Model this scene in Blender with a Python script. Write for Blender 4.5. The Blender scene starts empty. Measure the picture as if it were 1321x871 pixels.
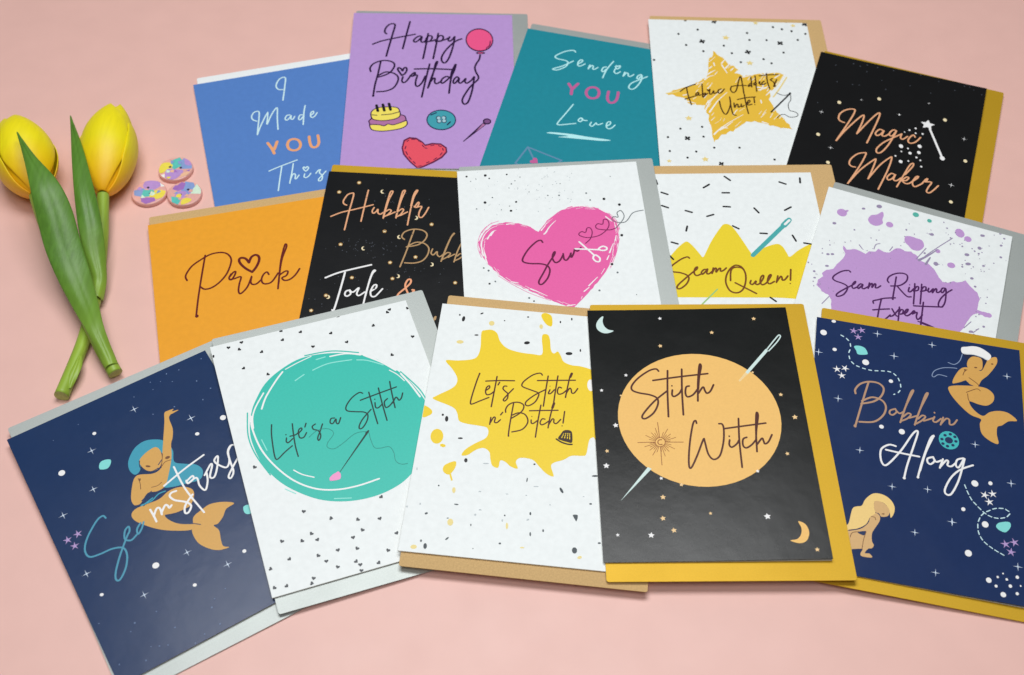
import bpy, bmesh, math, random
from mathutils import Vector, Matrix
from mathutils.geometry import tessellate_polygon

random.seed(11)
SC = bpy.context.scene
COL = SC.collection
MM = 0.001

# ------------------------------------------------------------------ camera
cam = bpy.data.cameras.new("camera")
cam_ob = bpy.data.objects.new("camera", cam)
COL.objects.link(cam_ob)
cam.sensor_width = 36.0
cam.lens = 36.0 * 1612.872 / 1321.0
cam.clip_start = 0.01
cam.clip_end = 20.0
PITCH, ROLL, CAM_H = 0.894808, 0.012251, 517.631
_fw = Vector((0, math.cos(PITCH), -math.sin(PITCH)))
_r = Vector((1, 0, 0)); _u = _r.cross(_fw)
_r2 = math.cos(ROLL) * _r + math.sin(ROLL) * _u
_u2 = -math.sin(ROLL) * _r + math.cos(ROLL) * _u
cam_ob.matrix_world = Matrix(((_r2.x, _u2.x, -_fw.x, 0), (_r2.y, _u2.y, -_fw.y, 0), (_r2.z, _u2.z, -_fw.z, CAM_H * MM), (0, 0, 0, 1)))
cam.dof.use_dof = True
cam.dof.focus_distance = 0.64
cam.dof.aperture_fstop = 13.0
SC.camera = cam_ob

# ------------------------------------------------------------------ world and lamps (an indoor table under a soft ceiling light plus an added fill lamp)
world = bpy.data.worlds.new("World"); SC.world = world; world.use_nodes = True
bg = world.node_tree.nodes["Background"]
bg.inputs[0].default_value = (0.86, 0.93, 1.0, 1)
bg.inputs[1].default_value = 0.05

def area(name, loc, target, sx, sy, power, colr):
    d = bpy.data.lights.new(name, 'AREA'); d.shape = 'RECTANGLE'; d.size = sx; d.size_y = sy
    d.energy = power; d.color = colr
    o = bpy.data.objects.new(name, d); COL.objects.link(o)
    o.location = loc
    o.rotation_euler = (Vector(target) - Vector(loc)).to_track_quat('-Z', 'Y').to_euler()
    return o
area("ceiling_light", (-0.03, 0.66, 1.15), (0.0, 0.36, 0.0), 0.8, 0.42, 10.3, (0.985, 0.995, 1.0))
area("fill_light", (0.05, -0.16, 1.40), (0.02, 0.26, 0.0), 0.8, 0.6, 6.9, (1.0, 0.98, 0.96))  # fill lamp added above the camera to brighten the near side

SC.view_settings.view_transform = 'Standard'
SC.view_settings.look = 'None'
SC.view_settings.exposure = 0.0
SC.view_settings.gamma = 1.0

# ------------------------------------------------------------------ helpers
def lin(c):
    out = []
    for v in c:
        v /= 255.0
        out.append(v / 12.92 if v <= 0.04045 else ((v + 0.055) / 1.055) ** 2.4)
    return out

MATS = {}
def mat(name, rgb, rough=0.45, metallic=0.0, gain=1.15, spec=0.5, grain=0.05, gscale=900.0, bump=0.0, bscale=2500.0, coat=0.0, sss=0.0, sheen=None):
    if name in MATS:
        return MATS[name]
    m = bpy.data.materials.new(name); m.use_nodes = True
    nt = m.node_tree; b = nt.nodes["Principled BSDF"]
    c = [min(0.92, x * gain) for x in lin(rgb)]
    b.inputs["Roughness"].default_value = rough
    b.inputs["Metallic"].default_value = metallic
    b.inputs["Specular IOR Level"].default_value = spec
    if coat:
        b.inputs["Coat Weight"].default_value = coat
        b.inputs["Coat Roughness"].default_value = 0.25
    if sss:
        b.inputs["Subsurface Weight"].default_value = sss
        b.inputs["Subsurface Radius"].default_value = (0.010, 0.007, 0.0015)
        b.inputs["Subsurface Scale"].default_value = 1.0
    tc = nt.nodes.new("ShaderNodeTexCoord")
    if grain:
        n = nt.nodes.new("ShaderNodeTexNoise"); n.inputs["Scale"].default_value = gscale; n.inputs["Detail"].default_value = 4.0
        nt.links.new(tc.outputs["Object"], n.inputs["Vector"])
        r = nt.nodes.new("ShaderNodeValToRGB")
        r.color_ramp.elements[0].position = 0.3; r.color_ramp.elements[1].position = 0.7
        r.color_ramp.elements[0].color = [x * (1 - grain) for x in c] + [1]
        r.color_ramp.elements[1].color = [min(1, x * (1 + grain)) for x in c] + [1]
        nt.links.new(n.outputs["Fac"], r.inputs["Fac"])
        nt.links.new(r.outputs["Color"], b.inputs["Base Color"])
        r2 = nt.nodes.new("ShaderNodeMapRange")
        r2.inputs["To Min"].default_value = max(0.05, rough - 0.06); r2.inputs["To Max"].default_value = min(1, rough + 0.06)
        n2 = nt.nodes.new("ShaderNodeTexNoise"); n2.inputs["Scale"].default_value = 35.0; n2.inputs["Detail"].default_value = 3.0
        nt.links.new(tc.outputs["Object"], n2.inputs["Vector"])
        nt.links.new(n2.outputs["Fac"], r2.inputs["Value"])
        nt.links.new(r2.outputs["Result"], b.inputs["Roughness"])
    else:
        b.inputs["Base Color"].default_value = c + [1]
    if bump:
        n3 = nt.nodes.new("ShaderNodeTexNoise"); n3.inputs["Scale"].default_value = bscale; n3.inputs["Detail"].default_value = 5.0
        nt.links.new(tc.outputs["Object"], n3.inputs["Vector"])
        bp = nt.nodes.new("ShaderNodeBump"); bp.inputs["Strength"].default_value = bump; bp.inputs["Distance"].default_value = 0.0002
        nt.links.new(n3.outputs["Fac"], bp.inputs["Height"])
        nt.links.new(bp.outputs["Normal"], b.inputs["Normal"])
    MATS[name] = m
    return m

def link(name, me, parent=None):
    o = bpy.data.objects.new(name, me); COL.objects.link(o)
    if parent is not None:
        o.parent = parent
    return o

def empty(name):
    o = bpy.data.objects.new(name, None); COL.objects.link(o)
    o.empty_display_size = 0.01
    return o

def tag(o, label, cat, group=None):
    o["label"] = label; o["category"] = cat
    if group:
        o["group"] = group

def mesh_from(name, verts, faces, mats, fmat=None, smooth=False):
    me = bpy.data.meshes.new(name)
    me.from_pydata(verts, [], faces)
    for m in mats:
        me.materials.append(m)
    if fmat:
        me.polygons.foreach_set("material_index", fmat)
    if smooth:
        me.polygons.foreach_set("use_smooth", [True] * len(me.polygons))
    me.update()
    return me

def slab(w, h, z0, z1, top_mat, side_mat, bev=0.12, seg=2, radius=0.0, bow=None):
    """A sheet of card w x h (mm), from z0 to z1, softened edges, top face in its print colour."""
    bm = bmesh.new()
    pts = []
    if radius:
        for cx, cy, a0 in ((w/2-radius, h/2-radius, 0), (-w/2+radius, h/2-radius, 90), (-w/2+radius, -h/2+radius, 180), (w/2-radius, -h/2+radius, 270)):
            for k in range(5):
                a = math.radians(a0 + k * 22.5)
                pts.append((cx + radius * math.cos(a), cy + radius * math.sin(a)))
    else:
        pts = [(w/2, h/2), (-w/2, h/2), (-w/2, -h/2), (w/2, -h/2)]
    def ring(ins, z):
        return [bm.verts.new(((x - math.copysign(ins, x)) * MM, (y - math.copysign(ins, y)) * MM, z * MM)) for x, y in pts]
    rings = [ring(bev, z0), ring(0, z0 + bev), ring(0, z1 - bev), ring(bev, z1)]
    f = bm.faces.new(rings[0][::-1]); f.material_index = 1
    for a, b in zip(rings[:-1], rings[1:]):
        for i in range(len(pts)):
            j = (i + 1) % len(pts)
            f = bm.faces.new((a[i], a[j], b[j], b[i])); f.material_index = 1
    f = bm.faces.new(rings[-1]); f.material_index = 0
    me = bpy.data.meshes.new("sheet"); bm.to_mesh(me); bm.free()
    me.materials.append(top_mat); me.materials.append(side_mat)
    return me

def pose_matrix(p):
    x, y, a, z, bx, by = p
    c, s = math.cos(a), math.sin(a)
    X = Vector((c, s, bx*c + by*s)).normalized()
    Y = Vector((-s, c, -bx*s + by*c)); Y = (Y - X * X.dot(Y)).normalized()
    Z = X.cross(Y)
    return Matrix(((X.x, Y.x, Z.x, x*MM), (X.y, Y.y, Z.y, y*MM), (X.z, Y.z, Z.z, z*MM), (0, 0, 0, 1)))

# ------------------------------------------------------------------ flat print on the cards (card-space millimetres)
CW, CH, EW, EH = 105.0, 148.0, 114.0, 162.0
STEP = 0.006
def catmull(p, n=6):
    if len(p) < 3:
        return p
    out = []
    closed = (p[0][0]-p[-1][0])**2 + (p[0][1]-p[-1][1])**2 < 0.02
    m = len(p)
    for i in range(m - 1):
        p1, p2 = p[i], p[i+1]
        p0 = p[i-1] if i else (p[-2] if closed else p[0])
        p3 = p[i+2] if i + 2 < m else (p[1] if closed else p[-1])
        for k in range(n):
            t = k / n; t2 = t*t; t3 = t2*t
            out.append(tuple(0.5*((2*p1[j]) + (-p0[j]+p2[j])*t + (2*p0[j]-5*p1[j]+4*p2[j]-p3[j])*t2 + (-p0[j]+3*p1[j]-3*p2[j]+p3[j])*t3) for j in (0, 1)))
    out.append(p[-1])
    return out

def clip_poly(p):
    for ax, lim, sg in ((0, CW/2-.15, 1), (0, -CW/2+.15, -1), (1, CH/2-.15, 1), (1, -CH/2+.15, -1)):
        q = []
        for i in range(len(p)):
            a, b = p[i-1], p[i]
            ia, ib = sg*a[ax] <= sg*lim, sg*b[ax] <= sg*lim
            if ia != ib:
                t = (lim - a[ax]) / (b[ax] - a[ax])
                q.append((a[0]+(b[0]-a[0])*t, a[1]+(b[1]-a[1])*t))
            if ib:
                q.append(b)
        p = q
        if len(p) < 3:
            return []
    return p

# free right-hand edges of the folded cards stand open a little: (lift mm, True when the lower part is held down)
LIFT = {'witch': (1.3, False), 'bob': (1.2, False), 'rip': (1.0, True), 'magic': (1.1, True), 'sew': (0.9, True)}
BEND = [0.0, False]
def rise(x, y):
    if not BEND[0]:
        return 0.0
    s = max(0.0, min(1.0, (x + CW/2) / CW))
    k = 1.0
    if BEND[1]:
        q = max(0.0, min(1.0, (y + 18.0) / 60.0)); k = q*q*(3-2*q)
    return BEND[0] * s**1.9 * k

def panel(w, h, z0, z1, top_mat, side_mat):
    """A thin leaf that follows rise()."""
    nx, ny = 28, 36
    bm = bmesh.new()
    def grid(z):
        g = []
        for i in range(nx+1):
            col = []
            for j in range(ny+1):
                x, y = -w/2 + w*i/nx, -h/2 + h*j/ny
                col.append(bm.verts.new((x*MM, y*MM, (z + rise(x, y))*MM)))
            g.append(col)
        return g
    a, b = grid(z1), grid(z0)
    for i in range(nx):
        for j in range(ny):
            bm.faces.new((a[i][j], a[i+1][j], a[i+1][j+1], a[i][j+1])).smooth = True
            bm.faces.new((b[i][j+1], b[i+1][j+1], b[i+1][j], b[i][j])).material_index = 1
    for i in range(nx):
        for j, s in ((0, 1), (ny, -1)):
            q = (b[i][j], b[i+1][j], a[i+1][j], a[i][j])
            bm.faces.new(q if s > 0 else q[::-1]).material_index = 1
    for j in range(ny):
        for i, s in ((0, -1), (nx, 1)):
            q = (b[i][j], b[i][j+1], a[i][j+1], a[i][j])
            bm.faces.new(q if s > 0 else q[::-1]).material_index = 1
    bm.normal_update()
    for e in bm.edges:
        if len(e.link_faces) == 2 and e.calc_face_angle(0.0) > 0.5:
            e.smooth = False
    me = bpy.data.meshes.new("leaf_sheet"); bm.to_mesh(me); bm.free()
    me.materials.append(top_mat); me.materials.append(side_mat)
    return me

def split_tri(a, b, c, out, lim=4.5):
    l = [math.dist(a, b), math.dist(b, c), math.dist(c, a)]
    m = max(l)
    if m <= lim:
        out.append((a, b, c)); return
    if m == l[0]:
        q = ((a[0]+b[0])/2, (a[1]+b[1])/2); split_tri(a, q, c, out, lim); split_tri(q, b, c, out, lim)
    elif m == l[1]:
        q = ((b[0]+c[0])/2, (b[1]+c[1])/2); split_tri(a, b, q, out, lim); split_tri(a, q, c, out, lim)
    else:
        q = ((c[0]+a[0])/2, (c[1]+a[1])/2); split_tri(a, b, q, out, lim); split_tri(q, b, c, out, lim)

class Print:
    def __init__(self):
        self.v, self.f, self.m, self.mats = [], [], [], []
    def slot(self, name):
        m = ink(name)
        if m not in self.mats:
            self.mats.append(m)
        return self.mats.index(m)
    def poly(self, p, z, s):
        p = clip_poly(p)
        if len(p) < 3:
            return
        area2 = sum(p[i-1][0]*p[i][1] - p[i][0]*p[i-1][1] for i in range(len(p)))
        if area2 < 0:
            p = p[::-1]
        if BEND[0]:
            idx = {}
            for t in tessellate_polygon([[Vector((x, y, 0)) for x, y in p]]):
                a, b, c = [p[i] for i in t]
                if (b[0]-a[0])*(c[1]-a[1]) - (b[1]-a[1])*(c[0]-a[0]) < 0:
                    b, c = c, b
                tris = []; split_tri(a, b, c, tris)
                for tr in tris:
                    f = []
                    for q in tr:
                        if q not in idx:
                            idx[q] = len(self.v); self.v.append((q[0]*MM, q[1]*MM, (z + rise(*q))*MM))
                        f.append(idx[q])
                    if len(set(f)) == 3:
                        self.f.append(tuple(f)); self.m.append(s)
            return
        n = len(self.v)
        self.v += [(x*MM, y*MM, z*MM) for x, y in p]
        for t in tessellate_polygon([[Vector((x, y, 0)) for x, y in p]]):
            a, b, c = [p[i] for i in t]
            if (b[0]-a[0])*(c[1]-a[1]) - (b[1]-a[1])*(c[0]-a[0]) < 0:
                t = (t[0], t[2], t[1])
            self.f.append(tuple(n + i for i in t)); self.m.append(s)
    def stroke(self, p, w, z, s, taper=False, dz=0.004):
        q = [p[0]]
        for a in p[1:]:
            k = int(math.dist(a, q[-1]) / 2.5)
            b0 = q[-1]
            for i in range(1, k+1):
                q.append((b0[0]+(a[0]-b0[0])*i/(k+1), b0[1]+(a[1]-b0[1])*i/(k+1)))
            if math.hypot(a[0]-q[-1][0], a[1]-q[-1][1]) > 0.05:
                q.append(a)
        if len(q) < 2:
            return
        L = len(q); hw = w / 2
        # round caps
        d0 = (q[0][0]-q[1][0], q[0][1]-q[1][1]); l0 = math.hypot(*d0)
        d1 = (q[-1][0]-q[-2][0], q[-1][1]-q[-2][1]); l1 = math.hypot(*d1)
        pts = [(q[0][0]+d0[0]/l0*hw, q[0][1]+d0[1]/l0*hw, .35), (q[0][0]+d0[0]/l0*hw*.6, q[0][1]+d0[1]/l0*hw*.6, .8)] + [(a[0], a[1], 1.0) for a in q] + [(q[-1][0]+d1[0]/l1*hw*.6, q[-1][1]+d1[1]/l1*hw*.6, .8), (q[-1][0]+d1[0]/l1*hw, q[-1][1]+d1[1]/l1*hw, .35)]
        n0 = len(self.v); N = len(pts); ok = []
        for i, (x, y, k) in enumerate(pts):
            a = pts[max(i-1, 0)]; b = pts[min(i+1, N-1)]
            tx, ty = b[0]-a[0], b[1]-a[1]; l = math.hypot(tx, ty) or 1
            if taper:
                k *= 1 - 0.85 * i / N
            nx, ny = -ty/l*hw*k, tx/l*hw*k
            zz = z + dz * i / N + rise(x, y)
            self.v += [((x+nx)*MM, (y+ny)*MM, zz*MM), ((x-nx)*MM, (y-ny)*MM, zz*MM)]
            ok.append(abs(x) < CW/2 - .15 and abs(y) < CH/2 - .15)
        for i in range(N-1):
            if ok[i] and ok[i+1]:
                a = n0 + 2*i
                self.f.append((a+1, a+3, a+2, a)); self.m.append(s)
    def build(self, name, parent):
        o = link(name, mesh_from(name, self.v, self.f, self.mats, self.m), parent)
        return o

def star_pts(x, y, r, n, ratio, rot):
    return [(x + (r if k % 2 == 0 else r*ratio)*math.cos(rot + math.pi*k/n), y + (r if k % 2 == 0 else r*ratio)*math.sin(rot + math.pi*k/n)) for k in range(2*n)]

def heart_pts(x, y, r, rot):
    out = []
    for k in range(16):
        t = 2*math.pi*k/16
        hx = 16*math.sin(t)**3/17*r
        hy = (13*math.cos(t)-5*math.cos(2*t)-2*math.cos(3*t)-math.cos(4*t))/17*r
        out.append((x + hx*math.cos(rot)-hy*math.sin(rot), y + hx*math.sin(rot)+hy*math.cos(rot)))
    return out

def draw(pr, it, rng):
    kind, colr, layer, w, c = it
    s = pr.slot(colr); z = 0.03 + layer*STEP
    c2 = [v / 20.0 for v in c]
    if kind in 'slt':
        p = [(c2[i], c2[i+1]) for i in range(0, len(c2), 2)]
        if kind != 'l':
            p = catmull(p)
        pr.stroke(p, max(w, .22), z, s, taper=(kind == 't'))
    elif kind in 'fp':
        p = [(c2[i], c2[i+1]) for i in range(0, len(c2), 2)]
        if kind == 'f':
            p = catmull(p + [p[0]], 5)[:-1]
        pr.poly(p, z, s)
    elif kind == 'e':
        for i in range(0, len(c), 5):
            x, y, rx, ry = [v / 20.0 for v in c[i:i+4]]; a = math.radians(c[i+4])
            n = 56 if rx > 6 else (20 if rx > 1 else 10)
            pr.poly([(x + rx*math.cos(t)*math.cos(a) - ry*math.sin(t)*math.sin(a), y + rx*math.cos(t)*math.sin(a) + ry*math.sin(t)*math.cos(a)) for t in [2*math.pi*k/n for k in range(n)]], z + 0.0004*(i//5 % 8), s)
    else:
        for i in range(0, len(c), 3):
            x, y, r = [v / 20.0 for v in c[i:i+3]]
            if kind == 'k5': p = star_pts(x, y, r, 5, .5, math.pi/2 + rng.uniform(-.25, .25))
            elif kind == 'ks': p = star_pts(x, y, r, 5, .3, math.pi/2 + rng.uniform(-.4, .4))
            elif kind == 'k4': p = star_pts(x, y, r, 4, .13, math.pi/4 if False else math.pi/2)
            elif kind == 'hr': p = heart_pts(x, y, r, rng.uniform(-1.2, 1.2))
            else:
                p = []
                rot = rng.uniform(-.3, .3) + .6
                for k in range(32):
                    t = 2*math.pi*k/32
                    rr = r*(.3 + .7*abs(math.cos(2*t))**.6)
                    p.append((x + rr*math.cos(t+rot), y + rr*math.sin(t+rot)))
            pr.poly(p, z + 0.0004*(i//3 % 8), s)

INKS = {
 'ice': (196,226,250), 'apricot': (226,160,112), 'plum': (38,16,56), 'hotpink': (228,84,134), 'lemon': (232,214,96), 'mauve': (170,110,156), 'ink': (22,22,26),
 'navyink': (26,36,74), 'tealfill': (62,152,166), 'paleteal': (160,196,206), 'mauveink': (120,76,128), 'plumred': (96,28,66), 'coral': (222,80,96),
 'icegreen': (176,228,232), 'rosepink': (186,92,146), 'duskblue': (92,134,164), 'mustard': (224,182,62), 'mustardlt': (226,204,132), 'white': (232,236,238),
 'brownink': (66,40,16), 'copper': (222,164,124), 'bronze': (176,142,100), 'cream': (236,216,176), 'speckgrey': (64,68,76), 'maroonbrown': (96,22,18),
 'goldglow': (150,108,44), 'peach': (238,160,120), 'hotmagenta': (222,94,160), 'wine': (96,16,62), 'winelt': (122,26,84), 'greyink': (104,112,116), 'palegrey': (178,186,190),
 'crownyellow': (226,202,44), 'needleteal': (70,164,164), 'needlegreen': (150,190,120), 'brownink2': (110,62,14), 'lilac': (184,146,200), 'lilacgrey': (146,134,164), 'splashteal': (84,172,158),
 'darkplum': (72,28,84), 'hairteal': (58,150,174), 'gold1': (206,158,84), 'navy': (30,48,86), 'umber': (112,72,44), 'tealink': (72,146,172), 'sparkle': (200,214,236), 'aqua': (126,210,206),
 'speckblue': (104,126,164), 'starfish': (172,146,196), 'seagreen': (50,184,168), 'mintlt': (140,220,208), 'darkgreen': (6,50,46), 'threadgreen': (28,128,118), 'pinkpin': (232,148,196),
 'softink': (62,66,72), 'sunyellow': (234,200,40), 'palegold': (226,208,138), 'chipgrey': (56,66,72), 'brownink3': (74,26,10), 'thimble': (48,28,14), 'discorange': (242,184,104),
 'mint': (200,222,218), 'creamdisc': (238,202,146), 'black': (18,19,20), 'stargold': (232,196,142), 'sunbrown': (146,88,40), 'bronzebob': (176,140,112), 'bobbinteal': (64,176,178),
 'hairdark': (28,36,66), 'ribbongrey': (128,146,176), 'blond': (238,198,126), 'skin2': (206,168,116),
}
def ink(n):
    return mat("ink_" + n, INKS[n], rough=INK_ROUGH, grain=0.03, spec=0.32)
INK_ROUGH = 0.40

LAYOUT = {
 'blue': {'c': [-131.8115, 557.7177, 0.2784, 1.6807, -0.0006, -0.0001], 'e': [-125.0808, 559.5396, 0.275, 0.6567, -0.0006, -0.0001]},
 'purple': {'c': [-52.6793, 613.5305, 0.0318, 3.435, -0.0257, -0.0029], 'e': [-47.4584, 609.809, 0.0223, 2.3344, -0.0257, -0.0029]},
 'teal': {'c': [43.4993, 587.9102, -0.2136, 3.4155, -0.0263, 0.0063], 'e': [48.9577, 586.5768, -0.2162, 2.2438, -0.0263, 0.0063]},
 'fabric': {'c': [139.491, 608.8882, -0.0079, 3.6717, -0.0097, 0.0028], 'e': [145.2322, 606.789, -0.0074, 2.5903, -0.0097, 0.0028]},
 'magic': {'c': [223.1716, 563.6331, -0.326, 4.2909, -0.0157, 0.0069], 'e': [227.5314, 557.6824, -0.3323, 3.1615, -0.0157, 0.0069]},
 'orange': {'c': [-137.7868, 431.5067, 0.2494, 2.8273, -0.0045, 0.0127], 'e': [-132.6335, 432.7872, 0.2476, 1.8003, -0.0045, 0.0127]},
 'hubblr': {'c': [-59.0834, 456.109, -0.0456, 5.1453, -0.0085, 0.0218], 'e': [-54.0181, 455.232, -0.0496, 4.0673, -0.0085, 0.0218]},
 'sew': {'c': [24.7739, 461.9521, 0.0766, 7.5164, 0.0087, 0.0282], 'e': [30.3333, 459.6986, 0.0721, 6.481, 0.0087, 0.0282]},
 'queen': {'c': [123.3641, 460.0111, 0.0283, 4.9844, 0.0027, 0.0392], 'e': [132.261, 460.6849, 0.0263, 4.0146, 0.0027, 0.0392]},
 'rip': {'c': [207.2343, 436.0086, -0.34, 5.6472, -0.0341, 0.0237], 'e': [213.6589, 433.1396, -0.3389, 4.34, -0.0341, 0.0237]},
 'seam': {'c': [-163.4005, 309.0176, 0.5725, 3.7337, -0.0079, 0.0214], 'e': [-158.5164, 310.8537, 0.5498, 2.7128, -0.0079, 0.0214]},
 'life': {'c': [-81.8567, 346.9158, 0.3423, 5.7442, -0.0288, 0.0237], 'e': [-75.8704, 347.4159, 0.3377, 4.5635, -0.0288, 0.0237]},
 'lets': {'c': [7.9454, 351.7823, -0.0955, 7.7175, -0.0044, 0.0164], 'e': [14.2063, 350.747, -0.1008, 6.6529, -0.0044, 0.0164]},
 'witch': {'c': [93.8299, 352.8368, 0.0227, 9.5778, 0.0046, 0.018], 'e': [99.6406, 350.402, 0.0184, 8.5405, 0.0046, 0.018]},
 'bob': {'c': [199.4838, 341.808, -0.1813, 5.9049, -0.0292, 0.031], 'e': [206.0175, 341.1741, -0.1866, 4.6742, -0.0292, 0.031]},
}

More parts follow.
